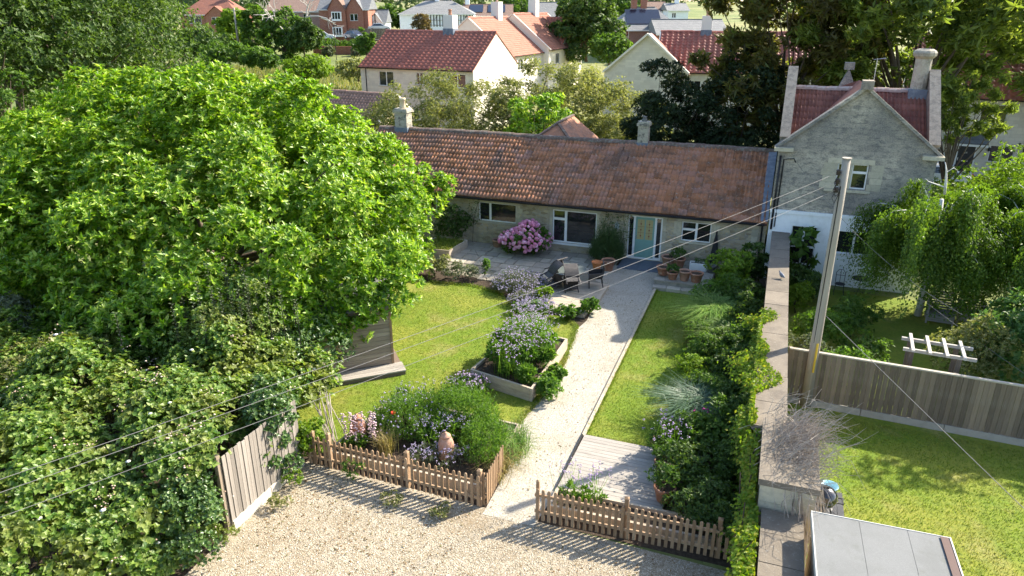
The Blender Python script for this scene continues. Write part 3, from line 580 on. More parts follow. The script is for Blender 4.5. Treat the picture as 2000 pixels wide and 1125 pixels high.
# ================================================================ the taller stone house
hs = thing('gabled_stone_house', 'tall weathered stone house with steep gable, whitewashed ground floor and round chimney', 'house', G(0, .10), GR)
A0, A1, AX, ZE, ZA, ZB = 5.0, 10.72, 7.86, 5.62, 8.02, 3.05; RV, RZ2 = 3.3, 7.62
mb = MB(); facade(mb, A0, A1, ZB, ZE, [(7.28,8.42,4.12,5.12)], .16); mb.add([(A0,0,ZE), (A1,0,ZE), (AX,0,ZA)], [(0,1,2)])
mb.add([(A0,0,ZB), (A0,6.6,ZB), (A0,6.6,ZE), (A0,RV,8.3), (A0,0,ZE)], [(0,4,3,2,1)]); mb.add([(A1,0,ZB), (A1,6.6,ZB), (A1,6.6,ZE), (A1,RV,8.3), (A1,0,ZE)], [(0,1,2,3,4)])
w = mb.build('upper_wall', OLDSTONE, hs)
mb = MB(); mb.T = Matrix.Translation((0,-.04,0)); facade(mb, A0, A1, 0, ZB-.14, [(5.92,6.92,.05,2.42), (7.55,9.15,1.42,2.38)], .18); mb.T = Matrix.Identity(4); mb.box(A0-.02, A1+.02, -.08, .02, ZB-.137, ZB); mb.add([(A1,-.04,0), (A1,6.6,0), (A1,6.6,ZB), (A1,-.04,ZB)], [(0,1,2,3)]); mb.add([(A0,-.04,0), (A0,6.6,0), (A0,6.6,ZB), (A0,-.04,ZB)], [(0,3,2,1)])
mb.build('whitewashed_wall', WHITEWASH, hs)
mb = MB(); mb.box(A0+.2, A1-.2, .25, .3, 0, 5.6); mb.build('dark_interior_sheet', MATS['dark_room'], hs)  # darkness inside the house, painted as a black sheet behind the openings
window(hs, 7.29, .10, 4.12, .46, 1.0, [(0,1,.66,1), (0,1,0,.66)], fr=.07); window(hs, 7.83, .10, 4.12, .58, 1.0, [(0,1,.66,1), (0,1,0,.66)], fr=.07)
B(7.755, 7.825, -.012, .16, 4.12, 5.12).build('stone_mullion', LIME, w)
for x0, x1 in ((6.70,7.275), (8.43,8.95)):
    for i in range(4): B(x0+(.08 if i % 2 else 0), x1, -.014, .06, 4.1+i*.26, 4.1+i*.26+.25).build('quoin', LIME, w)
B(6.9, 8.6, -.02, .1, 5.125, 5.32).build('lintel_stone', LIME, w); B(6.9, 8.6, -.06, .1, 3.98, 4.09).build('sill_stone', LIME, w)
window(hs, 7.55, .06, 1.42, 1.6, .96, CAS2, sill=WHITE, fr=.06); window(hs, 5.92, .06, .05, 1.0, 2.37, [(0,.5,.62,1), (.5,1,.62,1), (0,.5,.3,.62), (.5,1,.3,.62), (0,1,0,.3)], fr=.06, name='glazed_door')
# roof of the main range and of the front gable
mp = math.atan2(RZ2-5.3, RV); mb = MB(); roof_slab(mb, A0+.33, A1-.33, 0.25, 5.47, RV, RZ2); roof_slab(mb, A0+.33, A1-.33, 6.6, 5.3, RV, RZ2+.001); rf = mb.build('roof', TILE_DEEP, hs)
wd = A1-A0-.66; ln = math.hypot(RV, RZ2-5.3); V, F = tilefield(rg(8), wd/17, ln*.925/10, 17, 10); o = put('roof_tiles', npmesh('roof_tiles', V, F, TILE_DEEP), rf, (A0+.33, .25, 5.48), (mp, 0, 0)); o['kind'] = 'stuff'
mb = MB(); mb.add([(A0+.35,.28,5.62), (AX,.28,8.0), (AX,RV+.5,8.0), (A0+.35,RV-.8,5.62)], [(0,3,2,1)]); mb.add([(A1-.35,.28,5.62), (AX,.28,8.0), (AX,RV+.5,8.0), (A1-.35,RV-.8,5.62)], [(0,1,2,3)])
mb.add([(AX,RV+.5,8.0), (A0+1.2,RV+.5,RZ2-.3), (A1-1.2,RV+.5,RZ2-.3)], [(0,1,2)]); mb.build('gable_roof', TILE_DEEP, rf)
ridge_tiles(rf, A0+.33, A1-.33, RV, RZ2+.07, mat('pale_ridge_tile', (.36,.25,.22), .9, layers=[(6, (.5,.48,.44), .6, .5, .65)]), .16, .45)
mb = MB(); mb.bar((A0-.12,.08,ZE+.0), (AX,.08,ZA+.05), .11, .46, (0,1,0)); mb.bar((A1+.12,.08,ZE+.0), (AX,.08,ZA+.05), .11, .46, (0,1,0)); mb.build('gable_coping', OLDSTONE, hs)
B(AX-.2, AX+.2, -.25, .3, ZA-.02, ZA+.30).build('apex_stone', PARAPET, hs); B(A0-.18, A0+.55, -.3, .28, ZE-.12, ZE+.03).build('kneeler', LIME, hs); B(A1-.55, A1+.18, -.3, .28, ZE-.12, ZE+.03).build('kneeler', LIME, hs)
for x0, x1 in ((A0, A0+.32), (A1-.32, A1)):                    # parapets over both end gables
    mb = MB(); mb.add([(x,y,z) for x in (x0, x1) for y, z in ((.3,5.3), (.3,5.95), (RV,8.42), (6.6,5.9), (6.6,5.3))], [(0,1,2,3,4), (9,8,7,6,5), (0,5,6,1), (1,6,7,2), (2,7,8,3), (3,8,9,4)]); mb.build('parapet', PARAPET, hs)
    mb = MB(); mb.bar(((x0+x1)/2,.2,5.98), ((x0+x1)/2,RV,8.5), .4, .1); mb.bar(((x0+x1)/2,6.7,5.9), ((x0+x1)/2,RV,8.5), .4, .1); mb.build('parapet_coping', PARAPET, hs)
ch = MB().lathe([(.33,6.6), (.31,8.95), (.34,8.97), (.43,9.06), (.45,9.18), (.40,9.26), (.27,9.33), (.25,9.30), (.0,9.28)], 12, (A1-.62, RV+.1, 0)).build('chimney', mat('old_chimney_stone', (.42,.37,.29), .95, layers=[(4, (.2,.18,.15), .7, .45, .62), (14, (.55,.52,.45), .5, .5, .7)], bump=(25, .5)), hs)
B(A1-1.02, A1-.33, RV-.35, RV+.3, 6.6, 7.75).build('lead_flashing', LEAD, rf)
mb = MB(); mb.tube([(A0+.1,-.09,5.3), (A0+.1,-.09,2.2)], .045, 8); mb.tube([(A0+.22,-.06,2.3), (A0+.24,-.06,5.15), (A0+.62,-.06,5.2), (A0+.7,-.06,5.05)], .025, 6); mb.build('downpipe', BLACKM, hs, True)
mb = MB(); mb.add([(AX-.9,RV+1.0,7.7), (AX-2.0,RV+1.6,6.4), (AX+.2,RV+1.6,6.4)], [(0,1,2)]); mb = MB(); mb.prism([(AX-1.2,6.2), (AX-.35,8.35), (AX+.6,6.2)], RV+2.0, RV+2.35); mb.box(AX-.55, AX-.15, RV+1.95, RV+2.4, 8.3, 8.6); mb.build('rear_gable', OLDSTONE, hs)
# television aerial
mb = MB(); ax, ay = AX+.55, RV+.4; mb.tube([(ax,ay,7.6), (ax,ay,8.9)], .018, 5); mb.tube([(ax-.1,ay,8.85), (ax+.25,ay-.5,8.95)], .012, 5)
for i in range(6): mb.tube([(ax-.05+i*.05-.12,ay-.08*i,8.86+i*.01), (ax-.05+i*.05+.12,ay-.08*i+.1,8.86+i*.01)], .006, 4)
mb.build('aerial', mat('aerial_metal', (.5,.5,.5), .4, metal=.8), hs)

# ================================================================ houses behind
hA, W_, D_, ze_, zr_ = gable_house('tiled_house', 'pale stone house with red pantiled roof and one white chimney in front of the terrace', at(924,137,5.75)+Vector((-10.6,4.6,0)), at(924,137,5.75), 5.75, 8.6, 9.6, NEWSTONE, TILE_RED,
    front=[(1.95,3.5,4.1,5.35), (5.88,6.55,4.3,5.35), (9.2,10.8,4.2,5.35), (2.0,3.6,1.4,2.7), (8.0,9.6,1.4,2.7)], pipes=(.6,), verge=None)
chimney(hA, W_*.60, D_/2, zr_-.6, zr_+1.5, 1.0, 1.0, mat('pale_chimney', (.72,.70,.64), .85), 1, 0, TERRA, .16, .5, flash=zr_+.35)
# terrace: ridge runs away, its sunny front looks to the right
eB0, eB1 = at(990,109,5.9), at(1061,100,5.9)
dB = (eB1-eB0).normalized()
hB, W_, D_, ze_, zr_ = gable_house('terrace_house', 'cream terrace house with smooth pinkish roof behind the red pantiled house', eB0, eB1, 5.9, 9.6, 9.5, RENDER, TILE_PINK, flat=True, tile=(.3,.3),
    front=[(.95,1.9,4.2,5.3), (2.7,3.9,4.2,5.3), (1.2,2.3,1.6,2.8), (6.6,7.6,4.2,5.3)], pipes=(.2,), verge=RENDER)
chimney(hB, W_*.72, D_/2, zr_-.6, zr_+1.7, 1.0, 1.0, MATS['pale_chimney'], 1, 0, TERRA, .16, .5)
eC0 = eB1+dB*.3+Vector((.5,-.9,.25)); eC1 = eC0+dB*9.5
hC, W_, D_, ze_, zr_ = gable_house('terrace_house', 'cream terrace house with smooth pinkish roof, next along from the nearer terrace house', eC0, eC1, 6.2, 9.9, 9.5, RENDER, TILE_PINK, flat=True, tile=(.3,.3),
    front=[(2.0,3.1,4.4,5.6), (5.6,6.7,4.4,5.6)], verge=RENDER)
chimney(hC, W_*.6, D_/2, zr_-.6, zr_+1.9, 1.0, 1.0, MATS['pale_chimney'], 1, 0, TERRA, .16, .5)
hD, W_, D_, ze_, zr_ = gable_house('tiled_house', 'white gabled house with dark red pantiles closing the far end of the terrace', at(1096,92,6.2)+Vector((-8.5,3.2,0)), at(1096,92,6.2), 6.2, 9.4, 9.4, RENDER, TILE_RED, rightw=[(1.5,2.7,3.9,5.2), (5.2,6.2,3.9,5.2)], tile=(.36,.4))
# stone house with lit verge, behind the weeping hedge
hE, W_, D_, ze_, zr_ = gable_house('tiled_house', 'pale stone house with red pantiled roof partly hidden by the dark tree', Vector((13.2,69.5,5.3)), Vector((13.2+14.5,69.5-3.9,5.3)), 5.3, 8.5, 9.6, NEWSTONE, TILE_RED,
    front=[(6.3,7.5,3.2,4.5), (6.3,7.5,.6,1.8), (3,4.2,3.2,4.5)], verge=RENDER)
chimney(hE, 4.2, D_/2, zr_-.6, zr_+1.5, .95, .95, MATS['pale_chimney'], 1, 0, TERRA, .15, .5, flash=zr_+.25)
# house with the dark front door at the edge
P0, P1 = at(1770,182,5.3), at(2090,196,5.3)
hF, W_, D_, ze_, zr_ = gable_house('tiled_house', 'pale stone house with dark front door, slate porch canopy and white windows', P0, P1, 5.3, 8.9, 9.0, NEWSTONE, TILE_RED, zb=-.1,
    front=[(4.65,6.15,3.6,4.8), (5.65,7.05,1.05,2.15), (1.0,2.4,3.6,4.8)], pipes=(7.55,))
ox = 3.75; fx = MB(); facade(fx, 0, 1.15, 0, 2.2, [(.08,1.07,.03,2.12)], .05); fx.box(-.02,0,.0,.05,0,2.2); d_ = fx.build('door_frame', UPVC, hF, loc=(ox, -.03, .1)); dd = B(.08,1.07,.01,.045,.03,2.12).build('front_door', mat('black_door_paint', (.02,.02,.025), .4, spec=.5), hF, loc=(ox, -.03, .1))
NUM = mat('brass_numerals', (.65,.6,.5), .4)
for k, x in enumerate((.5,.6)):
    c = bpy.data.curves.new('numeral', 'FONT'); c.body = '28'[k]; c.size = .17; c.extrude = .004; c.align_x = 'CENTER'; tmp = bpy.data.objects.new('numeral', c); me = bpy.data.meshes.new_from_object(tmp); bpy.data.objects.remove(tmp); me.materials.append(NUM); put('door_number', me, dd, (x, .005, 1.5), (R(90), 0, 0))
B(.38,.76,-.006,.009,.95,1.02).build('letter_plate', NUM, dd); B(.13,.17,-.03,.009,1.0,1.2).build('handle', NUM, dd)
mb = MB(); roof_slab(mb, ox-.5, ox+1.65, -.95, 2.42, .0, 2.95, .05); mb.build('porch_canopy', SLATE, hF); B(ox-.5, ox+1.65, -.93, -.01, 2.22, 2.36).build('canopy_fascia', WHITE, hF)
mb = MB(); mb.lathe([(.0,0), (.07,.03), (.09,.18), (.06,.26), (.0,.3)], 8, (ox+1.85, -.14, 1.85)); mb.box(ox+1.83, ox+1.87, -.06, -.001, 1.95, 2.0); mb.build('wall_lantern', BLACKM, hF)
B(ox-1.0, ox-.5, -.12, -.002, .8, 1.5).build('meter_box', WHITE, hF); MB().lathe([(.09,0), (.09,.03), (0,.03)], 10).build('vent', BLACKM, hF, loc=(7.25, -.03, 2.45), rot=(R(90),0,0))
# low roof left of the cottage chimney
gable_house('outbuilding', 'low outbuilding with weathered pinkish tiles behind the cottage chimney', at(742,240,2.5)+Vector((-7.0,3.2,0)), at(742,240,2.5), 2.5, 4.3, 5.0, RUBBLE, mat('faded_tile', (.36,.22,.17), .9, world=True, rand=('island', .2), layers=[(2, (.24,.16,.13), .5, .45, .65)]), verge=RENDER, tile=(.3,.3))
# ================================================================ walls and fences
gw = thing('garden_wall', 'tall old stone boundary wall with weathered coping slabs running down the garden', 'wall', G(5.5, -9), GR)
mb = MB(); mb.box(-.26, .30, -7.0, 9.05, 0, 1.98); mb.build('masonry', RUBBLE, gw)
y = -7.0; rn = random.Random(9)
while y < 9.0:
    l = min(rn.uniform(.9, 1.5), 9.05-y); w = .02*(y < -2)
    B(-.34-.004*rn.random()-.03*max(0, -y-1)/6, .37+.03*max(0, -y-1)/6, y+.006, y+l-.006, 1.97, 2.10+rn.random()*.015).build('coping_slab', COPING, gw); y += l
pier = thing('wall_pier', 'thick pale stone block pier standing in line with the garden wall', 'pier', G(5.95, -17.25), GR)
for i, (z0, z1) in enumerate(((0,.62), (.625,1.24), (1.245,1.80), (1.805,2.18))):
    B(-.53, .10, -1.12, 1.23, z0, z1).build('stone_block', LIME, pier); B(.11, .50, -1.12, 1.23, z0, z1).build('stone_block', LIME, pier)
for k in range(3): B(-.58, .55, -1.16+k*.82, -1.16+k*.82+.81, 2.19, 2.33).build('coping_slab', COPING, pier)
lw = thing('low_garden_wall', 'lower end of the stone boundary wall beside the felt shed roof', 'wall', G(5.9, -21), GR)
B(-.32, .32, -6, 2.55, 0, 1.55).build('masonry', RUBBLE, lw); y = -5.9
while y < 2.5:
    l = min(rn.uniform(.8, 1.3), 2.55-y); B(-.40, .38, y+.006, y+l-.006, 1.54, 1.68+rn.random()*.015).build('coping_slab', COPING, lw); y += l
# neighbour's close-board fence
rf_ = thing('board_fence', 'tall weathered close board fence across the neighbouring garden', 'fence', G(6.0, -10.75), GR-R(3.0))
LEN = 13.0; bme = [B(0, .118, -.012-.006*(k % 2), .012-.006*(k % 2), .22, 1.72).mesh('fence_board', OLDBOARD) for k in range(2)]
for i in range(int(LEN/.125)): put('fence_board', bme[i % 2], rf_, (i*.125, 0, rn.uniform(-.01,.01)))
for k in range(7): B(k*2.1-.05, k*2.1+.05, .03, .13, 0, 1.75).build('post', OLDBOARD, rf_)
for z in (.5, 1.4): B(0, LEN, .014, .06, z, z+.08).build('rail', OLDBOARD, rf_)
B(-.02, LEN, -.04, .06, 1.725, 1.765).build('capping', mat('pale_capping', (.42,.38,.31), .9, layers=[(5, (.3,.27,.22), .5, .5, .7)]), rf_)
CONC = mat('concrete_board', (.34,.32,.28), .95, rand=('object', .1), layers=[(5, (.24,.23,.19), .5, .45, .7)], bump=(40, .3))
for k in range(6): B(k*2.1+.01, k*2.1+2.09, -.04, .02, 0, .215).build('gravel_board', CONC, rf_)
# fence beside the drive, half swallowed by ivy
lf = thing('drive_fence', 'silvery close board fence panel with pale gravel board beside the gravel drive', 'fence', G(-5.5, -21.0), GR)
me = B(-.012, .012, 0, .105, .26, 1.95).mesh('fence_board', SILVERB)
for i in range(21): put('fence_board', me, lf, (.012*(i % 2), i*.125, rn.uniform(-.015,.015)+(-.02 if i > 14 else 0)))
for z in (.6, 1.6): B(-.06, -.02, 0, 2.6, z, z+.08).build('rail', OLDBOARD, lf)
for y in (-.06, 1.75): B(-.12, -.03, y-.05, y+.05, 0, 2.0).build('post', OLDBOARD, lf)
for y in (0, 1.32): B(-.03, .05, y, y+1.3, 0, .25).build('gravel_board', mat('pale_concrete', (.52,.48,.41), .95, layers=[(4, (.4,.37,.31), .5, .5, .7)]) if y == 0 else MATS['pale_concrete'], lf)
# picket fences
pk = MB(); pk.add([(x, y, z) for y in (-.011, .011) for x, z in ((-.036,0), (.036,0), (.036,.80), (.026,.835), (0,.85), (-.026,.835), (-.036,.80))],
                  [(0,1,2,3,4,5,6), (13,12,11,10,9,8,7)]+[(i, i+7, (i+1) % 7+7, (i+1) % 7) for i in range(7)]); PKM = pk.mesh('picket', PICKETM)
def picket_run(name, label, u0, v0, u1, v1, n, posts, group=None, dark=None, h=1.0):
    L = math.hypot(u1-u0, v1-v0); t = thing(name, label, 'picket fence', G(u0, v0), GR+math.atan2(v1-v0, u1-u0), group); rr = random.Random(n)
    for i in range(n): put('picket', PKM, t, (L*(i+.5)/n, -.035+rr.uniform(-.004,.004), .06+rr.uniform(-.012,.012)), (rr.uniform(-.01,.01), rr.uniform(-.014,.014), 0), (1,1,h))
    for z in (.24, .68): B(0, L, -.024, .012, z, z+.07).build('rail', PICKETM, t)
    for x, hh, w in posts:
        mb = MB(); mb.box(L*x-w/2, L*x+w/2, .013, .013+w, 0, hh); mb.add([(L*x-w/2-.008,.005,hh), (L*x+w/2+.008,.005,hh), (L*x+w/2+.008,.021+w,hh), (L*x-w/2-.008,.021+w,hh), (L*x,.013+w/2,hh+.035)], [(0,1,4), (1,2,4), (2,3,4), (3,0,4)]); mb.build('post', PICKETM if not dark else dark, t)
    return t
picket_run('picket_fence', 'brown picket fence in front of the flower bed, ending at the open gate', -5.40, -18.25, -.55, -18.38, 31, ((.03,.95,.09), (.13,1.0,.09), (.59,1.02,.10), (.985,1.0,.10)))
picket_run('picket_fence', 'brown picket fence in front of the timber deck, running to the garden wall', .74, -18.36, 5.42, -18.20, 34, ((.012,1.05,.07), (.44,1.06,.09), (.86,1.0,.09)))
picket_run('picket_gate', 'narrow picket gate standing open along the gravel path', -.50, -18.30, -.58, -16.98, 10, ((.02,.9,.05),))['category'] = 'gate'
# ================================================================ raised beds, decks, sheds
def plank_bed(name, label, uv4, h, rows=2, soil=True, th_=.07):
    c = sum((Vector((*p, 0)) for p in uv4), Vector())/4; t = thing(name, label, 'raised bed', G(c.x, c.y), GR); q = [Vector((p[0]-c.x, p[1]-c.y, 0)) for p in uv4]
    for i in range(4):
        a, b = q[i], q[(i+1) % 4]; d = (b-a).normalized()
        for k in range(rows):
            z = h*(k+.5)/rows; mb = MB(); mb.bar((a.x-d.x*.03, a.y-d.y*.03, z), (b.x-d.x*.04, b.y-d.y*.04, z), th_, h/rows-.008); mb.build('plank', SLEEPER, t)
    if soil: mb = MB(); mb.slab([(p.x*.985, p.y*.985) for p in q], 0, h-.10); mb.build('soil', SOIL, t)
    return t
BED2 = [(-3.15,-12.85), (-1.02,-13.35), (-.98,-9.75), (-2.75,-9.45)]
plank_bed('raised_bed', 'pale timber raised bed full of tall purple verbena beside the path', BED2, .46)
BED1 = [(-5.0,-17.95), (-.72,-17.95), (-.80,-15.1), (-4.75,-15.0)]
plank_bed('raised_bed', 'timber edged flower bed behind the picket fence', BED1, .30, 1)
plank_bed('raised_bed', 'small timber planter of turf against the cottage wall', [(-10.2,-2.5), (-8.75,-2.35), (-8.6,-.6), (-10.2,-.55)], .42, 2)
t = thing('timber_deck', 'silver timber deck of wide boards behind the picket fence', 'deck', G(2.2, -15.9), GR)
for i in range(17):
    y0 = -1.25+i*.146; B(-1.28+.012*i*.2, 1.25, y0, y0+.137, .05, .105).build('deck_board', DECKM, t)
B(-1.32, -1.285, -1.25, 1.23, 0, .10).build('fascia', MATS['dark_room'], t)
for x in (-1.0, 0, 1.0): B(x-.04, x+.04, -1.2, 1.2, 0, .049).build('joist', SLEEPER, t)
plank_bed('raised_bed', 'narrow timber edged border between the deck and the picket fence', [(1.0,-18.05), (4.6,-17.95), (4.6,-17.35), (1.0,-17.4)], .28, 1)
t = thing('sleeper_patio', 'pale sleeper edged terrace under the garden table', 'terrace', G(-2.3, -5.0), GR)
for i in range(11):
    y0 = -1.62+i*.30; B(-1.45+max(0, -y0-.6)*.5, 1.22, y0, y0+.285, 0, .12).build('sleeper', SLEEPER, t)
mb = MB(); mb.bar((1.29,-.4,.075), (1.29,1.6,.075), .14, .15); mb.build('edge_sleeper', SLEEPER, t); mb = MB(); mb.bar((-1.0,-1.72,.09), (1.2,-1.78,.09), .16, .18); mb.build('edge_sleeper', SLEEPER, t)
# timber garden shed under the tree
sp0 = at(768,708,.2); sr = math.atan2(.75, 1.95); sh = thing('garden_shed', 'timber shed with horizontal cladding peeping out under the big tree', 'shed', (sp0.x, sp0.y, 0), sr)
for i in range(15):
    z = .2+i*.14; B(-2.6, 0, -.012-.0, .014, z+.004, z+.134).build('cladding_board', SHEDM, sh)
B(-2.6, -.02, .02, 2.2, .2, 2.25).build('body', SHEDM, sh); B(-.045, .03, -.035, .04, .18, 2.3).build('corner_trim', PICKETM, sh); B(-1.75, -1.69, -.03, -.013, .2, 2.28).build('corner_trim', PICKETM, sh)
mb = MB(); roof_slab(mb, -2.8, .2, -.25, 2.28, 1.1, 2.75); roof_slab(mb, -2.8, .2, 2.45, 2.28, 1.1, 2.751); mb.build('roof', FELT, sh)
for i in range(5): B(-2.75, .28, -.62+i*.125, -.62+i*.125+.118, .14, .185).build('platform_board', DECKM, sh)
B(-2.75, .26, -.60, 2.2, 0, .139).build('base', mat('shed_base', (.16,.12,.09), .9), sh)
# felt roofed store at the bottom edge
fs = thing('felt_roof_shed', 'low shed with flat grey mineral felt roof below the wall', 'shed', G(6.36, -18.9), GR+R(1.5))
B(.05, 2.2, -3.4, -.06, 0, 2.08).build('body', SHEDM, fs)
for k in range(3): B(.80*k+.003, .80*k+.797 if k < 2 else 2.27, -3.5, 0, 2.10+.001*k, 2.17+.0005*k).build('felt_strip', FELT, fs)
TRIMW = mat('dull_white_trim', (.5,.5,.47), .7, layers=[(6, (.3,.3,.27), .5, .5, .7)]); B(-.02, 0, -3.5, .02, 2.05, 2.185).build('fascia', TRIMW, fs); B(2.275, 2.30, -3.5, .02, 2.05, 2.185).build('fascia', TRIMW, fs); B(0, 2.272, .003, .02, 2.05, 2.18).build('fascia', TRIMW, fs)
B(2.12, 2.25, -3.5, -.03, 2.185, 2.20).build('edge_trim', mat('brown_trim', (.10,.06,.05), .7), fs)
# outbuilding end beside the border
# ================================================================ furniture, pots, pole
def pot_mesh(r0, r1, h, rim=.035, n=18):
    return MB().lathe([(r0, 0), (r0*1.02, .01), (r1*.97, h-.07), (r1+rim*.5, h-.068), (r1+rim*.6, h), (r1-.015, h), (r1*.9, h-.08), (0, h-.09)], n).mesh('pot', TERRA, True)
SHRUB1 = leafmat('pot_foliage', [(.03,.07,.015), (.07,.14,.025), (.11,.19,.035)], .35)
def pot(label, u, v, z, r0, r1, h, m=None, plant=None, seed=1, name='plant_pot', group='terracotta pots around the garden'):
    t = thing(name, label, 'pot', G(u, v, z), 0, group); me = pot_mesh(r0, r1, h)
    if m: me.materials[0] = m
    put('vessel', me, t); mb = MB(); mb.lathe([(r1*.9, h-.085), (r1*.9, h-.06), (0, h-.05)], 14); mb.build('compost', SOIL, t)
    if plant:
        rr = rg(seed); n, hh, rad, L = plant; cl = clumps(rr, (0,0,h+hh*.45), (rad, rad, hh*.55), 14, rad*.42, -.4); crown('foliage', rr, cl, n, L, L*.35, SHRUB1, t, 5, .8)
    return t
pot('terracotta pot standing alone at the corner of the path near the rosemary', -1.45, -1.4, .04, .2, .29, .48)
pot('large terracotta pot at the back of the step nearest the door', 1.06, -.62, .34, .22, .31, .40)
pot('terracotta pot with a bushy herb at the back of the step', 1.52, -.72, .34, .2, .27, .38, plant=(900,.42,.30,.09), seed=2)
pot('low terracotta pot at the corner of the step beside the path', 1.05, -1.95, .34, .2, .29, .36)
pot('small terracotta pot with a green herb at the front of the step', 1.50, -2.42, .34, .15, .23, .33, plant=(700,.28,.22,.08), seed=3)
pot('bulbous terracotta pot in the middle of the front row', 1.98, -2.35, .34, .17, .24, .42)
pot('wide terracotta pot at the end of the front row', 2.46, -2.38, .34, .19, .27, .40)
pot('grey pot standing below the furled parasol', 2.92, -.9, .30, .15, .18, .32, GREYPOT, group='pots by the cottage wall', name='grey_pot')
pot('reddish pot half hidden behind the pink hydrangea', -7.25, .05, .04, .2, .26, .36)
pot('terracotta pot on the near end of the deck', 3.42, -16.75, .105, .17, .25, .40, plant=(900,.5,.28,.1), seed=5)
pot('dark pot of purple flowers at the far corner of the deck', 3.05, -14.85, .105, .2, .27, .38, mat('brown_pot', (.16,.09,.06), .8), (600,.4,.25,.08), 6)
pot('brown pot in the middle of the deck edge', 3.25, -15.7, .105, .17, .24, .36, MATS['brown_pot'], (600,.5,.25,.08), 7)
t = thing('trough_planter', 'white rectangular trough planter below the small window', 'planter', G(2.36, -.75, .30), GR)
mb = MB(); mb.box(-.36,.36,-.16,-.13,0,.33); mb.box(-.36,.36,.13,.16,0,.33); mb.box(-.36,-.33,-.13,.13,0,.33); mb.box(.33,.36,-.13,.13,0,.33); mb.box(-.33,.33,-.13,.13,0,.03); mb.build('trough', WHITE, t); B(-.33,.33,-.13,.13,.2,.27).build('compost', SOIL, t)
rr = rg(21); crown('foliage', rr, clumps(rr, (.05,0,.36), (.28,.1,.12), 8, .08, -.2), 260, .08, .03, SHRUB1, t)
# tall clay jars among the flowers
for lab, u, v, s in (('clay rhubarb forcer with lid behind the picket fence near the ivy', -4.62, -17.1, 1.0), ('clay jar half hidden by flowers in the picket bed', -2.05, -17.1, 1.0)):
    t = thing('clay_jar', lab, 'jar', G(u, v, .2), 0, 'clay jars in the flower bed')
    MB().lathe([(.17,0), (.2,.05), (.215,.25), (.205,.45), (.165,.58), (.12,.63), (.125,.65)], 18).build('body', TERRA, t, True); MB().lathe([(.14,.651), (.13,.69), (.05,.72), (.05,.76), (.0,.78)], 14).build('lid', TERRA, t, True)
# furled parasol leaning by the window
t = thing('furled_parasol', 'furled black parasol leaning against the cottage wall', 'parasol', G(2.92, .2), GR)
prof = []; mb = MB(); n = 20; vs = []; fs = []
for j, (z, r_) in enumerate(((.35,.16), (.55,.17), (.9,.13), (1.3,.085), (1.6,.05), (1.68,.03))):
    for k in range(n):
        a = 2*math.pi*k/n; q = r_*(1+.22*math.cos(a*7+j*.4)); vs.append((q*math.cos(a), q*math.sin(a)-.0, z))
for j in range(5):
    for k in range(n): fs.append((j*n+k, j*n+(k+1) % n, (j+1)*n+(k+1) % n, (j+1)*n+k))
fs.append(tuple(range(n))[::-1]); mb.add(vs, fs); mb.build('canopy', mat('black_canvas', (.03,.03,.032), .9, bump=(20,.3)), t, True); MB().tube([(0,0,0), (0,0,1.78)], .022, 8).build('pole', BLACKM, t); MB().tube([(0,0,1.70), (0,0,1.82)], .045, 8).build('finial', BLACKM, t)
# garden table and rattan chairs
TZ = .12; tb = thing('garden_table', 'round glass topped garden table on the terrace', 'table', G(-2.55, -4.05, TZ), GR)
MB().lathe([(.0,.715), (.73,.715), (.745,.722), (.73,.73), (.0,.731)], 36).build('glass_top', mat('table_glass', (.16,.19,.185), .08, spec=.9, coat=.8), tb, False)
mb = MB(); mb.lathe([(.66,.64), (.68,.64), (.68,.712), (.66,.712)], 30); mb.build('rim', RATTAN, tb)
for k in range(4):
    a = .6+k*math.pi/2; mb = MB(); mb.tube([(.5*math.cos(a), .5*math.sin(a), .66), (.42*math.cos(a), .42*math.sin(a), 0)], .032, 8); mb.build('leg', RATTAN, tb)
def chair_parts(t):
    mb = MB(); mb.box(-.29,.29,-.27,.27,.38,.44); mb.build('seat', RATTAN, t)
    mb = MB(); n = 8
    for i in range(n):                                           # curved woven back, leaning out
        a0, a1 = i/n, (i+1)/n; f = lambda q: (.27+.10*q+.05*math.sin(q*3), .42+.56*q)
        (y0, z0), (y1, z1) = f(a0), f(a1); mb.add([(-.29,y0,z0), (.29,y0,z0), (.29,y1,z1), (-.29,y1,z1), (-.29,y0+.035,z0), (.29,y0+.035,z0), (.29,y1+.035,z1), (-.29,y1+.035,z1)], [(0,1,2,3), (7,6,5,4), (0,4,5,1), (1,5,6,2), (2,6,7,3), (3,7,4,0)])
    mb.build('backrest', RATTAN, t)
    for s in (-1, 1):
        mb = MB(); mb.add([(s*.29,-.27,.38), (s*.29,.30,.38), (s*.29,.34,.62), (s*.29,-.22,.62), (s*.26,-.27,.38), (s*.26,.30,.38), (s*.26,.34,.62), (s*.26,-.22,.62)], [(0,1,2,3), (7,6,5,4), (0,4,5,1), (1,5,6,2), (2,6,7,3), (3,7,4,0)]); mb.build('armrest', RATTAN, t)
        for y, dy in ((-.24,-.03), (.25,.05)):
            mb = MB(); mb.bar((s*.265, y, .38), (s*.275, y+dy, 0), .035, .035); mb.build('leg', RATTAN, t)
    B(-.27,.27,-.265,-.25,.16,.38).build('front_skirt', RATTAN, t); B(-.27,.27,.25,.265,.16,.38).build('rear_skirt', RATTAN, t)
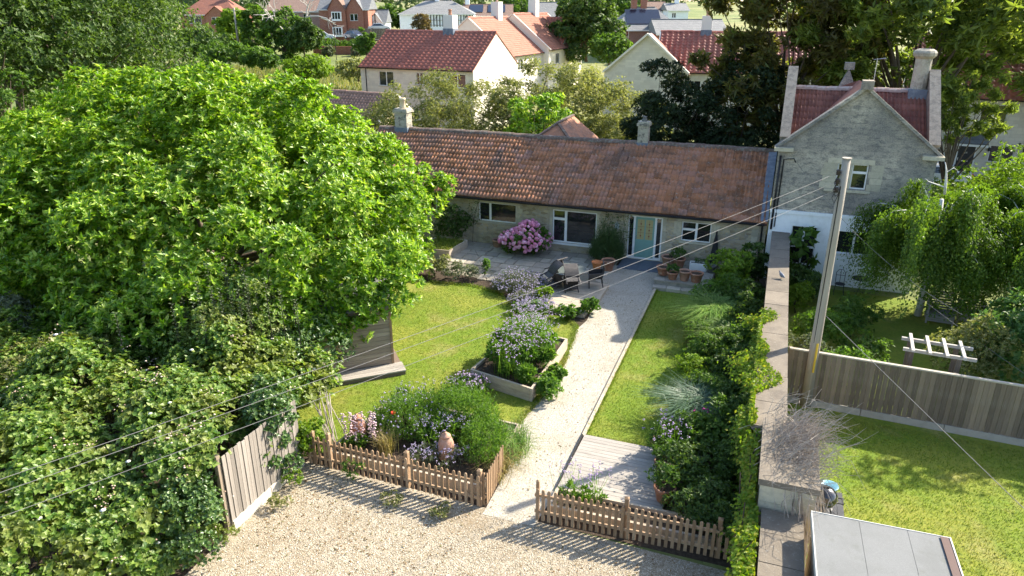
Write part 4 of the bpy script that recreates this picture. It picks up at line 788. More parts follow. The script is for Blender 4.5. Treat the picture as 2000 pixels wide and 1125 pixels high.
def chair(label, ang, dist, tip, c=(-2.55,-4.05)):
    """ang: where round the table; tip: radians tipped forward so that the back rests on the table"""
    u, v = c[0]+dist*math.cos(ang), c[1]+dist*math.sin(ang)
    t = thing('rattan_chair', label, 'chair', G(u, v, TZ), 0, 'black rattan chairs round the garden table'); chair_parts(t)
    Mx = Matrix.Translation(G(u, v, TZ)) @ Matrix.Rotation(GR+ang-R(90), 4, 'Z') @ Matrix.Translation((0,-.27,0)) @ Matrix.Rotation(tip, 4, 'X') @ Matrix.Translation((0,.27,0)); t.matrix_world = Mx; return t
chair('black rattan chair tipped against the table, nearest the path edge of the terrace', R(-62), 1.12, R(60))
chair('black rattan chair tipped against the table beside the lavender', R(-138), 1.12, R(60))
chair('black rattan chair tipped over the far side of the table towards the hydrangea', R(150), 1.1, R(58))
chair('black rattan chair standing upright between the table and the terracotta pot', R(15), 1.15, R(6))
t = thing('fire_bowl', 'orange rimmed clay bowl behind the upright rattan chair', 'bowl', G(-1.75, -2.35, .04), 0)
MB().lathe([(.14,0), (.15,.35), (.20,.55), (.23,.64), (.24,.66), (.21,.66), (.19,.58), (0,.52)], 20).build('bowl', mat('orange_clay', (.55,.20,.07), .7, layers=[(5, (.4,.14,.06), .5, .5, .7)]), t, True)
# utility pole and wires
PU = Vector((8.62, 18.55, 0)); pole = thing('utility_pole', 'weathered wooden utility pole behind the garden wall', 'utility pole', PU)
mb = MB(); mb.tube([(0,0,-.2), (0,0,2), (.0,0,5), (0,0,7.3)], [.155,.14,.12,.10], 14); mb.build('shaft', POLEM, pole, True)
mb = MB(); mb.tube([(0,0,7.301), (0,0,7.33)], .12, 12); mb.build('cap', POLEM, pole)
mb = MB(); mb.tube([(-.01,-.165,1.2), (-.01,-.15,2.1)], .03, 6); mb.build('cable_guard', mat('yellow_guard', (.62,.42,.05), .6), pole); mb = MB(); mb.tube([(-.09,-.09,2.1), (-.08,-.08,6.6)], .014, 5); mb.build('cable', BLACKM, pole)
INS = [(-.17,-.02,6.95), (-.17,-.04,6.72), (-.17,-.06,6.50)]
for x, y, z in INS:
    mb = MB(); mb.lathe([(.03,-.07), (.06,-.05), (.045,-.02), (.06,.0), (.045,.03), (.06,.05), (.03,.08)], 10, (x, y, z)); mb.bar((x,y,z), (-.05,0,z), .03, .03); mb.build('insulator', mat('dark_insulator', (.04,.03,.03), .3) if z > 6.9 else MATS['dark_insulator'], pole, True)
mb = MB()
for k in range(3): mb.tube([(-.17,-.05,6.9-.2*k), (-.27,-.1,6.7-.2*k), (-.2,-.12,6.55-.2*k), (-.1,-.09,6.4)], .011, 5)
mb.build('cable_loop', BLACKM, pole)
WIRE = mat('grey_wire', (.22,.21,.20), .6, spec=.4)
def wire(label, a, b, sag, r_=.0036, group='overhead wires'):
    a, b = Vector(a), Vector(b); pts = [a.lerp(b, i/28)-Vector((0,0,sag*4*(i/28)*(1-i/28))) for i in range(29)]
    mb = MB(); mb.tube(pts, r_, 5); return tag(mb.build('overhead_wire', WIRE, None, True), label, 'wire', group)
def far_end(px, py, z, k):                                       # carry the span on to the next pole, out of view
    p = at(px, py, z); return PU+Vector((0,0,6.8))+(p-PU-Vector((0,0,6.8)))*k
wire('highest of the three wires slanting down from the pole over the garden', PU+Vector(INS[0]), far_end(0,893,6.6,1.6), .35)
wire('middle of the three wires slanting down from the pole over the garden', PU+Vector(INS[1]), far_end(0,905,6.45,1.6), .35)
wire('lowest of the three wires slanting down from the pole over the garden', PU+Vector(INS[2]), far_end(0,935,6.1,1.6), .40, .0036)
wire('slack line from the stone house past the pole into the back garden', G(5.75, .0, 5.05), at(1880,615,2.0), .55, .007, 'garden lines')
wire('pale line running from the pole over the neighbouring lawn', PU+Vector((.1,-.1,2.95)), at(2080,1070,1.2), .02, .008, 'garden lines')
wire('thin line crossing the shrubs at the edge of the back garden', at(1700,505,2.3), at(2060,770,1.2), .1, .006, 'garden lines')
# kettle barbecue on its dark platform
t = thing('barbecue_platform', 'dark boarded platform under the barbecue', 'platform', G(6.95, -16.0), GR)
for i in range(6): B(-.42+i*.145, -.42+i*.145+.137, -.85, .95, .05, .11).build('deck_board', mat('charcoal_board', (.045,.048,.055), .7, layers=[(8, (.09,.095,.1), .5, .5, .7)]) if i == 0 else MATS['charcoal_board'], t)
B(-.43, .44, -.86, .96, 0, .049).build('base', MATS['dark_room'], t)
t = thing('kettle_barbecue', 'black kettle barbecue with shiny domed lid', 'barbecue', G(6.88, -16.2, .11), GR); ENAM = mat('black_enamel', (.012,.012,.014), .12, spec=.7, coat=.8)
MB().lathe([(0,.35), (.12,.36), (.22,.44), (.275,.58)], 24).build('bowl', ENAM, t, True); MB().lathe([(.285,.583), (.28,.62), (.24,.73), (.15,.81), (0,.84)], 24).build('lid', ENAM, t, True)
mb = MB(); mb.bar((-.06,0,.85), (.06,0,.85), .03, .04); mb.build('lid_handle', BLACKM, t); mb = MB(); mb.bar((.26,-.1,.56), (.38,-.1,.56), .02, .02); mb.bar((.26,.1,.56), (.38,.1,.56), .02, .02); mb.bar((.38,-.12,.56), (.38,.12,.56), .03, .03); mb.build('side_handle', BLACKM, t)
for a in (.5, 2.6, 4.7): mb = MB(); mb.tube([(.14*math.cos(a),.14*math.sin(a),.40), (.27*math.cos(a),.27*math.sin(a),0)], .014, 6); mb.build('leg', BLACKM, t)
t = thing('blue_bowl', 'pale blue plastic bowl beside the barbecue', 'bowl', G(7.0, -15.75, .11), 0); MB().lathe([(.0,.5), (.12,.5), (.19,.62), (.2,.62), (.13,.49), (0,.48)], 18).build('bowl', mat('blue_plastic', (.25,.5,.62), .3, spec=.5), t, True); MB().lathe([(.16,0), (.02,.03), (.02,.48)], 10).build('stand', BLACKM, t)
# pigeon on the coping
t = thing('pigeon', 'grey pigeon standing on the garden wall coping', 'bird', G(5.62, -5.85, 2.115), GR+R(40)); mb = MB(); vs = []; fs = []; n = 10
for y, z, r_ in ((-.17,.09,.008), (-.12,.10,.035), (-.04,.12,.07), (.03,.135,.075), (.08,.165,.055), (.105,.20,.034), (.12,.225,.034), (.145,.225,.024), (.165,.218,.008), (.18,.214,.002)):
    for k in range(n): a = 2*math.pi*k/n; vs.append((r_*math.cos(a)*.85, y, z+r_*math.sin(a)))
for j in range(9):
    for k in range(n): fs.append((j*n+k, j*n+(k+1) % n, (j+1)*n+(k+1) % n, (j+1)*n+k))
mb.add(vs, fs); mb.build('body', mat('pigeon_grey', (.16,.17,.2), .7, layers=[(20, (.3,.31,.34), .5, .5, .6)]), t, True); mb = MB(); mb.tube([(.02,0,.075), (.02,.01,0)], .006, 4); mb.tube([(-.02,0,.075), (-.02,.01,0)], .006, 4); mb.build('legs', TERRA, t)
# neighbour's back garden: slatted armchairs, arbour, bistro set
SLATW = mat('grey_slat_timber', (.30,.29,.27), .85, rand=('object', .12), bump=(40,.2))
for lab, px in (('slatted grey garden armchair beside the weeping tree', 1832), ('slatted grey garden armchair nearer the leafy shrub', 1892)):
    p = at(px, 628, 0); t = thing('slatted_armchair', lab, 'armchair', (p.x, p.y, 0), GR+R(-6), 'slatted armchairs under the weeping tree')
    for s in (-1, 1):
        for i in range(6): B(s*.42-.02, s*.42+.02, -.36, .36, .1+i*.085, .1+i*.085+.07).build('side_slat', SLATW, t)
        for y in (-.34, .34): B(s*.42-.03, s*.42+.03, y-.03, y+.03, 0, .66).build('leg', SLATW, t)
        B(s*.42-.06, s*.42+.06, -.42, .42, .66, .70).build('armrest', SLATW, t)
    for i in range(8): z = .36+i*.088; y = .26+.03*i; B(-.39, .39, y, y+.025, z, z+.072).build('back_slat', SLATW, t)
    for i in range(6): B(-.39, .39, -.40+i*.11, -.40+i*.11+.098, .36, .385).build('seat_slat', SLATW, t)
    for i in range(3): B(-.39, .39, -.385, -.36, .12+i*.08, .12+i*.08+.065).build('front_slat', SLATW, t)
p = at(1826, 690, 1.8); t = thing('timber_arbour', 'low pale timber arbour with open rafters behind the board fence', 'arbour', (p.x, p.y, 0), GR-R(4)); ARB = mat('pale_arbour_timber', (.46,.43,.38), .85, rand=('object', .1), layers=[(6, (.3,.27,.23), .5, .5, .7)])
for x in (-.62, .55):
    for y in (-.35, .35): B(x-.06, x+.06, y-.06, y+.06, 0, 1.9).build('post', OLDBOARD, t)
for y in (-.38, .38): B(-.85, .95, y-.035, y+.035, 1.9, 1.99).build('beam', ARB, t)
for i in range(4): B(-.66+i*.42, -.58+i*.42, -.62, .62, 1.993, 2.05).build('rafter', ARB, t)
IRON = mat('wrought_iron', (.03,.03,.035), .6)
p = G(8.0, -.95, 0); t = thing('bistro_chair', 'thin black metal bistro chair against the whitewashed wall', 'chair', p, GR); mb = MB(); mb.lathe([(0,.45), (.2,.45), (.2,.465), (0,.466)], 16); mb.build('seat', IRON, t); mb = MB(); mb.tube([(-.16,.17,.46), (-.17,.24,.85), (-.08,.27,.98), (.08,.27,.98), (.17,.24,.85), (.16,.17,.46)], .012, 6); mb.tube([(0,.2,.46), (0,.27,.97)], .01, 5); mb.tube([(-.17,.23,.75), (.17,.23,.75)], .01, 5); mb.build('backrest', IRON, t)
for sx in (-1,1):
    for sy in (-1,1): MB().tube([(sx*.15,sy*.15,.45), (sx*.19,-sy*.19,0)], .011, 5).build('leg', IRON, t)
p = G(8.75, -.75, 0); t = thing('bistro_table', 'small round black bistro table beside the metal chair', 'table', p, GR); MB().lathe([(0,.70), (.33,.70), (.34,.715), (.33,.725), (0,.726)], 20).build('top', IRON, t)
for k in range(3): a = k*2.1; MB().tube([(.05*math.cos(a),.05*math.sin(a),.70), (-.06*math.cos(a),-.06*math.sin(a),.35), (.27*math.cos(a),.27*math.sin(a),0)], .012, 5).build('leg', IRON, t)
# cars
def car(label, x, y, z, rz, m, scale=1.0, group=None):
    t = thing('parked_car', label, 'car', (x, y, z), rz, group); W2 = .88
    side = [(-2.15,.30), (-2.18,.62), (-2.05,.88), (-1.55,.97), (-.95,1.42), (.35,1.46), (1.05,1.02), (1.95,.86), (2.15,.62), (2.12,.30)]
    mb = MB(); vs = []; n = len(side)
    for s in (-1, -.93, .93, 1):
        for x_, z_ in side:
            q = 1-.16*max(0, (z_-.95)/.5); inn = .0 if abs(s) == 1 else 0; vs.append((x_*(1 if abs(s) < 1 else .985), s*W2*q, z_ if abs(s) < 1 else .3+(z_-.3)*.97))
    fs = [tuple(range(n)), tuple(range(4*n-1, 3*n-1, -1))]
    for k in range(3):
        for i in range(n): fs.append((k*n+i, k*n+(i+1) % n, (k+1)*n+(i+1) % n, (k+1)*n+i)[::-1])
    mb.add(vs, fs); mb.build('body', m, t)
    for s in (-1, 1):
        mb = MB(); y = s*W2; mb.add([(-1.35,y*.985,1.0), (.85,y*.985,1.02), (.3,y*.875,1.38), (-.9,y*.875,1.36)], [(0,1,2,3) if s < 0 else (3,2,1,0)]); mb.build('side_window', GLASS, t)
        for x_ in (-1.35, 1.35):
            mb = MB(); mb.T = Matrix.Translation((x_, s*.83, .31)) @ Matrix.Rotation(R(90), 4, 'X'); mb.lathe([(.0,-.1), (.31,-.1), (.31,.1), (0,.1)], 16); w = mb.build('wheel', mat('tyre_rubber', (.02,.02,.02), .8) if 'tyre_rubber' not in MATS else MATS['tyre_rubber'], t); mb = MB(); mb.T = Matrix.Translation((x_, s*.935, .31)) @ Matrix.Rotation(R(90), 4, 'X'); mb.lathe([(0,-.01), (.2,-.01), (.2,.01), (0,.01)], 12); mb.build('rim', UPVC, w)
        B(2.0, 2.165, s*.6-.2, s*.6+.2, .58, .72).build('headlight', UPVC, t); B(-2.2, -2.04, s*.62-.22, s*.62+.22, .68, .84).build('tail_light', mat('tail_red', (.45,.02,.03), .3, spec=.5) if 'tail_red' not in MATS else MATS['tail_red'], t)
    mb = MB(); mb.add([(1.06,-.76,1.035), (1.06,.76,1.035), (.4,.66,1.44), (.4,-.66,1.44)], [(0,1,2,3)]); mb.build('windscreen', GLASS, t); mb = MB(); mb.add([(-1.53,-.74,1.0), (-1.53,.74,1.0), (-1.0,.64,1.40), (-1.0,-.64,1.40)], [(3,2,1,0)]); mb.build('rear_window', GLASS, t)
    t.scale = (scale,)*3; return t
CARW = mat('white_car_paint', (.75,.75,.76), .2, spec=.6, coat=.6); CARB = mat('blue_car_paint', (.06,.09,.16), .2, spec=.6, coat=.6); CARS = mat('silver_car_paint', (.5,.52,.54), .25, spec=.6, coat=.6, metal=.4)
p = at(1818, 350, .5); car('white car with red tail light beside the stone house', p.x+.3, p.y+.2, .02, R(152), CARW, 1.0)
# ================================================================ far street
def far_house(name, label, px0, px1, py_e, py_b, py_r, Y, D, wm, rm, wins, hip=False, rz_extra=0.0, chim=(), group='far houses along the street', gableshow=()):
    a = atY(px0, py_e, Y); b = atY(px1, py_e, Y); zb = atY(px0, py_b, Y).z; zr = atY((px0+px1)/2, py_r, Y+D/2).z; W = b.x-a.x; ze = a.z-zb; zr -= zb
    h = thing(name, label, 'house', (a.x, Y, zb), rz_extra, group); ops = [(q[0]*W, q[1]*W, q[2]*ze, q[3]*ze) for q in wins]
    mb = MB(); zl = min(-1.5, th(a.x, Y)-zb-.5); facade(mb, 0, W, zl, ze, ops, .12); mb.add([(W,0,zl), (W,D,zl), (W,D,ze), (W,0,ze)], [(0,1,2,3)]); mb.add([(0,0,zl), (0,D,zl), (0,D,ze), (0,0,ze)], [(3,2,1,0)]); mb.add([(0,D,zl), (W,D,zl), (W,D,ze), (0,D,ze)], [(3,2,1,0)])
    if not hip: mb.add([(W,0,ze), (W,D,ze), (W,D/2,zr)], [(0,1,2)]); mb.add([(0,0,ze), (0,D,ze), (0,D/2,zr)], [(2,1,0)])
    mb.build('wall', wm, h)
    for o in ops: window(h, o[0], .06, o[2], o[1]-o[0], o[3]-o[2], CAS2, fr=.09)
    mb = MB(); k = min(W*.32, D/2) if hip else 0; v_ = [(-.3,-.35,ze-.05), (W+.3,-.35,ze-.05), (W+.3,D+.35,ze-.05), (-.3,D+.35,ze-.05), (k if hip else -.3,D/2,zr), (W-k if hip else W+.3,D/2,zr)]
    mb.add(v_, [(0,1,5,4), (2,3,4,5), (1,2,5), (3,0,4), (3,2,1,0)] if hip else [(0,1,5,4), (2,3,4,5), (3,2,1,0), (0,4,3), (1,2,5)]); rf = mb.build('roof', rm, h)
    mb = MB(); mb.bar((v_[4][0],D/2,zr+.03), (v_[5][0],D/2,zr+.03), .22, .1); mb.build('ridge_tile', rm, rf); B(-.3, W+.3, -.42, -.3, ze-.2, ze-.06).build('fascia', WHITE, h)
    for cx_, ch_ in chim: chimney(h, cx_*W, D/2, zr-.8, zr+ch_, .9, .7, REDBRICK if wm is not WHITEWASH else WHITEWASH, 2, 0, TERRA, .14, .45)
    return h, W, ze, zr
def front_gable(h, x0, x1, z0, ze, zr, dep, wm, rm, wins=()):
    mb = MB(); mb.T = Matrix.Translation((0,-dep,0)); facade(mb, x0, x1, z0, ze, wins, .12); mb.add([(x0,0,ze), (x1,0,ze), ((x0+x1)/2,0,zr)], [(0,1,2)]); mb.T = Matrix.Identity(4)
    for x, o in ((x0, (3,2,1,0)), (x1, (0,1,2,3))): mb.add([(x,-dep,z0), (x,0,z0), (x,0,ze), (x,-dep,ze)], [o])
    mb.build('gable_wall', wm, h); xm = (x0+x1)/2; mb = MB()
    mb.add([(x0-.2,-dep-.25,ze-.12), (xm,-dep-.25,zr+.08), (xm,3.2,zr+.08), (x0-.2,3.2,ze-.12)], [(0,1,2,3)]); mb.add([(x1+.2,-dep-.25,ze-.12), (xm,-dep-.25,zr+.08), (xm,3.2,zr+.08), (x1+.2,3.2,ze-.12)], [(3,2,1,0)]); mb.build('gable_roof', rm, h)
    for o in wins: window(h, o[0], -dep+.06, o[2], o[1]-o[0], o[3]-o[2], CAS2, fr=.09)
PLAINTILE = mat('plain_red_tile', (.30,.13,.085), .9, brick=(.25,.16,.01,(.25,.10,.07),(.14,.07,.05)), layers=[(1.0, (.20,.10,.08), .5, .45, .65)])
GREYTILE = mat('grey_concrete_tile', (.26,.26,.25), .85, brick=(.35,.3,.015,(.22,.22,.215),(.12,.12,.12)), layers=[(1.5, (.33,.32,.3), .4, .5, .7)])
BROWNT = mat('brown_tile', (.25,.17,.13), .9, brick=(.3,.2,.012,(.21,.14,.11),(.12,.08,.065)))
YF = 150.0
ze, zr = 5.3-(th(13.2,69.5)-.2), 8.5-(th(13.2,69.5)-.2); front_gable(hE, -4.6, 3.0, 0, ze, zr, .6, NEWSTONE, TILE_RED, [(-.95,-.7,ze+1.0,ze+1.7)] if False else ())
for x_, q_ in ((-4.7, -1), (3.1, 1)): mb = MB(); mb.bar((x_,-.75,ze-.02), (-.8,-.75,zr+.14), .16, .5, (0,1,0)); mb.build('verge_coping', RENDER, hE)
h, W, ze, zr = far_house('brick_house', 'red brick house with hipped red roof and white casements', 352, 462, 28, 62, -6, YF, 9, REDBRICK, PLAINTILE, [(.11,.36,.45,.9)], True, chim=((.88,1.6),))
front_gable(h, .48*W, .86*W, -1.5, ze*.95, ze*1.45, 1.0, REDBRICK, PLAINTILE, [(.58*W,.72*W,ze*.42,ze*.85)])
h, W, ze, zr = far_house('brick_house', 'pinkish rendered house behind the dead tree branches', 520, 625, 22, 70, -3, YF+4, 10, mat('pinkish_brick', (.42,.24,.19), .9, brick=(.24,.08,.008,(.36,.2,.16),(.45,.4,.35))), BROWNT, [(.46,.58,.4,.9), (.68,.82,.4,.9), (.46,.58,.0,.3)])
h, W, ze, zr = far_house('brick_house', 'tall red brick house with white bay windows and grey slate roof', 622, 718, 18, 77, -8, YF-2, 9, REDBRICK, SLATE, [])
front_gable(h, .22*W, .56*W, -1.5, ze, ze+2.6, 1.2, REDBRICK, BROWNT); front_gable(h, .57*W, .9*W, -1.5, ze*.98, ze+2.4, .5, REDBRICK, SLATE, [(.64*W,.8*W,ze*.62,ze*.85), (.64*W,.8*W,ze*.1,ze*.35)])
for z0, z1 in ((.1,.42), (.62,.92)):
    x0, x1 = .30*W, .49*W; mb = MB(); facade(mb, x0, x1, ze*z0, ze*z1, [(x0+.1+i*(x1-x0-.2)/3+.05, x0+.1+(i+1)*(x1-x0-.2)/3-.05, ze*z0+.35, ze*z1-.15) for i in range(3)], .06); mb.box(x0, x1, .08, .9, ze*z0, ze*z1); b = mb.build('bay_window', UPVC, h, loc=(0,-2.0,0)); B(x0+.1, x1-.1, .04, .06, ze*z0+.3, ze*z1-.1).build('pane', GLASS, b)
h, W, ze, zr = far_house('timbered_house', 'small white timber framed gable house with lean-to porch', 716, 752, 44, 62, 19, YF+3, 7, WHITEWASH, SLATE, [])
front_gable(h, 0, W, -1.5, ze*.6, ze*2.0, .6, WHITEWASH, SLATE)
mb = MB(); mb.bar((W/2,-.63,0), (W/2,-.63,ze*1.9), .18, .05); mb.bar((.2,-.63,ze*.6), (W-.2,-.63,ze*.6), .05, .18, (0,1,0))
for s in (-1, 1): mb.bar((W/2,-.63,ze*1.3), (W/2+s*W*.3,-.63,ze*.6), .16, .05)
mb.build('timber_frame', BLACKM, h)
h, W, ze, zr = far_house('half_timbered_house', 'large black and white half timbered house with hipped grey roof', 780, 925, 27, 52, 1, YF+12, 11, WHITEWASH, GREYTILE, [(.30,.40,.35,.9), (.66,.73,.3,.85), (.88,.97,.3,.85)], True, chim=((.48,2.2), (.9,1.6)))
mb = MB()
for i in range(15): x = W*(.42+.57*i/14); mb.bar((x,-.03,0), (x,-.03,ze), .2, .05)
for z in (.12, .5, .93): mb.bar((W*.42,-.035,ze*z), (W,-.035,ze*z), .05, .22, (0,1,0))
mb.bar((W*.46,-.03,ze*.5), (W*.52,-.03,ze*.9), .18, .05); mb.bar((W*.62,-.03,ze*.5), (W*.56,-.03,ze*.9), .18, .05); mb.build('timber_frame', BLACKM, h)
h, W, ze, zr = far_house('brick_house', 'brick house with solar panels behind the terrace chimneys', 905, 1000, 30, 50, 8, YF+20, 10, REDBRICK, BROWNT, [(.2,.3,.3,.8)], chim=((.05,2.2),))
for a, b in ((.12,.40), (.50,.86)): mb = MB(); p1 = math.atan2(zr-ze, 5.35); roof_slab(mb, a*W, b*W, 1.0, ze+1.35*math.tan(p1)+.12, 4.4, ze+4.75*math.tan(p1)+.12, .05); mb.build('solar_panel', SOLAR, h)
h, W, ze, zr = far_house('brick_house', 'brick house with pale grey roof left of the round dark tree', 1035, 1095, 31, 50, 4, YF+16, 9, REDBRICK, GREYTILE, [], chim=((.05,2.4),))
h, W, ze, zr = far_house('hipped_house', 'brick house with hipped grey roof covered by solar panels', 1200, 1330, 58, 92, 14, 118, 10, mat('dull_brick', (.25,.11,.08), .9, brick=(.24,.08,.008,(.2,.09,.065),(.35,.3,.26))), GREYTILE, [(.10,.22,.45,.95)], True, chim=((.35,1.4), (.5,1.4)))
mb = MB(); p1 = math.atan2(zr-ze, 5.35); roof_slab(mb, W*.2, W*.72, .9, ze+1.25*math.tan(p1)+.1, 4.3, ze+4.65*math.tan(p1)+.1, .05); mb.build('solar_panel', SOLAR, h)
far_house('brick_house', 'low house with grey tiles between the hipped house and the dark tree', 1285, 1420, 66, 90, 38, 112, 9, REDBRICK, GREYTILE, [(.3,.4,.3,.8)])
far_house('rendered_house', 'white rendered house with grey roof seen past the dark tree', 1305, 1345, 20, 45, 6, YF+20, 9, WHITEWASH, GREYTILE, [(.2,.4,.4,.8)], chim=((.6,1.5),))
far_house('rendered_house', 'pale house with tiled roof on the skyline behind the hipped house', 1262, 1303, 22, 40, 3, YF+26, 9, RENDER, BROWNT, [(.55,.8,.2,.6)], chim=((.1,1.8),))
far_house('tiled_house', 'grey roofed house at the top corner behind the feathery tree', 1930, 2080, 96, 150, 55, 74, 9, NEWSTONE, GREYTILE, [(.2,.35,.3,.8)])
p = atY(632, 78, YF-8); car('white car parked in front of the bay windowed house', p.x, p.y, p.z, R(8), CARW, 1.0, 'cars in the far street')
p = atY(692, 76, YF-8); car('dark blue car parked by the far timber fence', p.x, p.y, p.z, R(-40), CARB, 1.0, 'cars in the far street')
p = atY(741, 61, YF-2); car('silver car glimpsed behind the roof of the pantiled house', p.x, p.y, p.z, R(10), CARS, 1.0, 'cars in the far street')
a, b = atY(612, 103, YF-25), atY(735, 103, YF-25); t = thing('brick_garden_wall', 'low brick garden wall along the far side of the field', 'wall', (a.x, a.y, a.z-.5)); B(0, b.x-a.x, 0, .3, 0, 1.4).build('masonry', REDBRICK, t); B(-.03, b.x-a.x+.03, -.03, .33, 1.402, 1.48).build('capping', REDBRICK, t)
a, b = atY(682, 70, YF-6), atY(760, 72, YF-6); t = thing('timber_fence', 'brown timber fence behind the dark blue car', 'fence', (a.x, a.y, a.z-.6))
for i in range(26): w = (b.x-a.x)/26; B(i*w+.01, (i+1)*w-.01, 0, .03, 0, 1.9).build('fence_board', OLDBOARD, t)
for lab, px, y0, y1, Y, r_ in (('grey wooden telegraph pole in front of the yellow tree', 467, 15, 95, 128, .14), ('thin bare dead tree stem in front of the hipped house', 392, 60, 110, 120, .09)):
    a, b = atY(px, y1, Y), atY(px-4, y0, Y); t = thing('telegraph_pole' if px > 400 else 'bare_tree', lab, 'pole' if px > 400 else 'dead tree', (a.x, a.y, a.z)); MB().tube([(0,0,-.5), (0,0,b.z-a.z)], [r_*1.3, r_], 8).build('shaft', POLEM, t, True)
    if px > 400: mb = MB(); mb.bar((-.5,0,b.z-a.z-.4), (.5,0,b.z-a.z-.4), .1, .1); mb.build('cross_arm', POLEM, t)
p = atY(657, 112, 118); t = thing('street_lamp', 'slim dark street lamp in the far field edge', 'lamp', p); mb = MB(); mb.tube([(0,0,-.4), (0,0,4.6)], .06, 6); mb.build('post', BLACKM, t); mb = MB(); mb.box(-.12,.5,-.1,.1,4.6,4.72); mb.build('lamp_head', BLACKM, t)
# railing at the edge of the field
a, b = Vector((-22.5, 66.0, th(-22, 66))), Vector((-13.6, 71.0, th(-14, 71))); t = thing('field_railing', 'thin black metal railing along the field beside the pantiled house', 'railing', a, math.atan2(b.y-a.y, b.x-a.x)); L = (b-a).length
for i in range(46): B(i*L/46, i*L/46+.03, 0, .03, 0, 1.2).build('bar', BLACKM, t)
for z in (.1, 1.1): B(0, L, .035, .06, z, z+.04).build('rail', BLACKM, t)
# ================================================================ plants
MAG = leafmat('magnolia_leaf', [(.058,.145,.008), (.13,.265,.012), (.235,.385,.02), (.46,.55,.12)], .38, .38, .42)
OAK = leafmat('dark_oak_leaf', [(.03,.065,.014), (.055,.105,.02), (.085,.145,.03), (.125,.19,.045)], .4, .5, .3)
MIDG = leafmat('mid_green_leaf', [(.045,.10,.016), (.085,.16,.025), (.13,.22,.04)], .45, .5, .3)
LIMEG = leafmat('lime_leaf', [(.09,.17,.012), (.15,.25,.02), (.22,.31,.03)], .45, .5, .3)
OLIVE = leafmat('olive_leaf', [(.11,.135,.04), (.17,.195,.065), (.24,.25,.10), (.36,.35,.19)], .42, .55, .25)
EUC = leafmat('feathery_leaf', [(.08,.115,.03), (.13,.19,.045), (.20,.26,.055), (.29,.34,.09)], .55, .45, .35, patch=(.35, (.22,.27,.05), .4))
YEW = leafmat('dark_evergreen_leaf', [(.012,.025,.008), (.022,.04,.011), (.035,.055,.016)], .2, .55, .25)
BIRCH = leafmat('birch_leaf', [(.055,.115,.012), (.105,.185,.018), (.175,.265,.035)], .42, .45, .35)
BRAM = leafmat('bramble_leaf', [(.05,.12,.02), (.115,.21,.035), (.185,.285,.05), (.31,.38,.12)], .4, .42, .4, patch=(1.1, (.22,.215,.05), .5))
IVY = leafmat('ivy_leaf', [(.03,.075,.018), (.06,.125,.03), (.10,.18,.045), (.17,.25,.085)], .3, .35, .5)
CREEP = leafmat('creeper_leaf', [(.09,.17,.012), (.15,.25,.018), (.23,.31,.025), (.30,.30,.04)], .45, .5, .3)
GREYG = leafmat('grey_green_leaf', [(.09,.12,.07), (.14,.17,.10), (.2,.23,.15)], .3, .6, .25)
HERB = leafmat('herb_leaf', [(.06,.135,.018), (.10,.20,.028), (.16,.27,.045)], .48, .5, .3)
STRAW = leafmat('straw_stem', [(.25,.20,.09), (.34,.27,.12), (.20,.20,.07)], .3, .7, .2)
TUFT = leafmat('tuft_blade', [(.06,.14,.03), (.11,.22,.04), (.18,.30,.06), (.26,.35,.10)], .4, .5, .3)
PURPLE = mat('verbena_flower', (.42,.30,.48), .85, rand=('island', .25, (.60,.50,.62)))
LAVF = mat('lavender_flower', (.38,.33,.46), .85, rand=('island', .25, (.38,.33,.45)))
PINKF = mat('hydrangea_flower', (.74,.27,.42), .75, rand=('object', .15, (.80,.48,.62)), bump=(35, .6))
WHITEF = mat('white_flower', (.78,.76,.70), .8, rand=('island', .1)); PALEF = mat('bramble_blossom', (.42,.30,.22), .85, rand=('island', .3, (.5,.42,.36))); REDF = mat('poppy_red', (.6,.05,.02), .7); MAGF = mat('magenta_flower', (.5,.03,.25), .7)

# the big glossy tree
r = rg(101); c0 = (-11.2, 25.9, 3.0); base = Vector((-10.9, 26.0, 0)); cl = clumps(r, c0, (8.0, 7.3, 5.1), 330, .86, -.62, .085, .10)
lowr = np.array([[*atY(px, py, Y_), .62] for px, py, Y_ in ((655,640,19.9), (690,612,20.1), (730,598,20.3), (765,585,20.4), (785,560,20.6), (760,545,20.8), (700,570,20.4), (640,600,20.2), (600,620,20.0), (620,655,19.6), (585,650,19.4), (560,610,19.8), (800,520,21.6), (815,450,26), (835,400,27), (850,378,27.5), (865,366,27.5), (825,350,27.5), (805,420,26.5))])
cl = cl[(cl[:, 2] > .9) & ~((cl[:, 0] > -4.6) & (cl[:, 2] < 2.9) & (cl[:, 1] > 23))]; qx, qy = seen(cl); cl = cl[qx < np.interp(qy, [90,150,200,250,300,350,400,480,560,640], [430,590,680,715,775,850,835,825,790,770])-26]; cl = np.concatenate([cl, lowr])
t = tree('broadleaf_tree', 'huge glossy bright green spreading tree filling the garden corner', base, cl, 350000, .175, .072, MAG, BARK, .26, r, nl=14, whorl=10, spread=.9, up=.75, centre=(0,0,.5), sq=.85, tight=.80, droop=.18, flat=.7)
ci = clumps(r, (c0[0]-base.x, c0[1]-base.y, c0[2]), (6.9, 6.2, 4.2), 150, 1.0, -.5, .05, .2); ci = ci[ci[:, 2] > 1.0]
crown('inner_foliage', r, ci, 60000, .2, .10, MAG, t, 6, 1.1, .2, tight=.5)
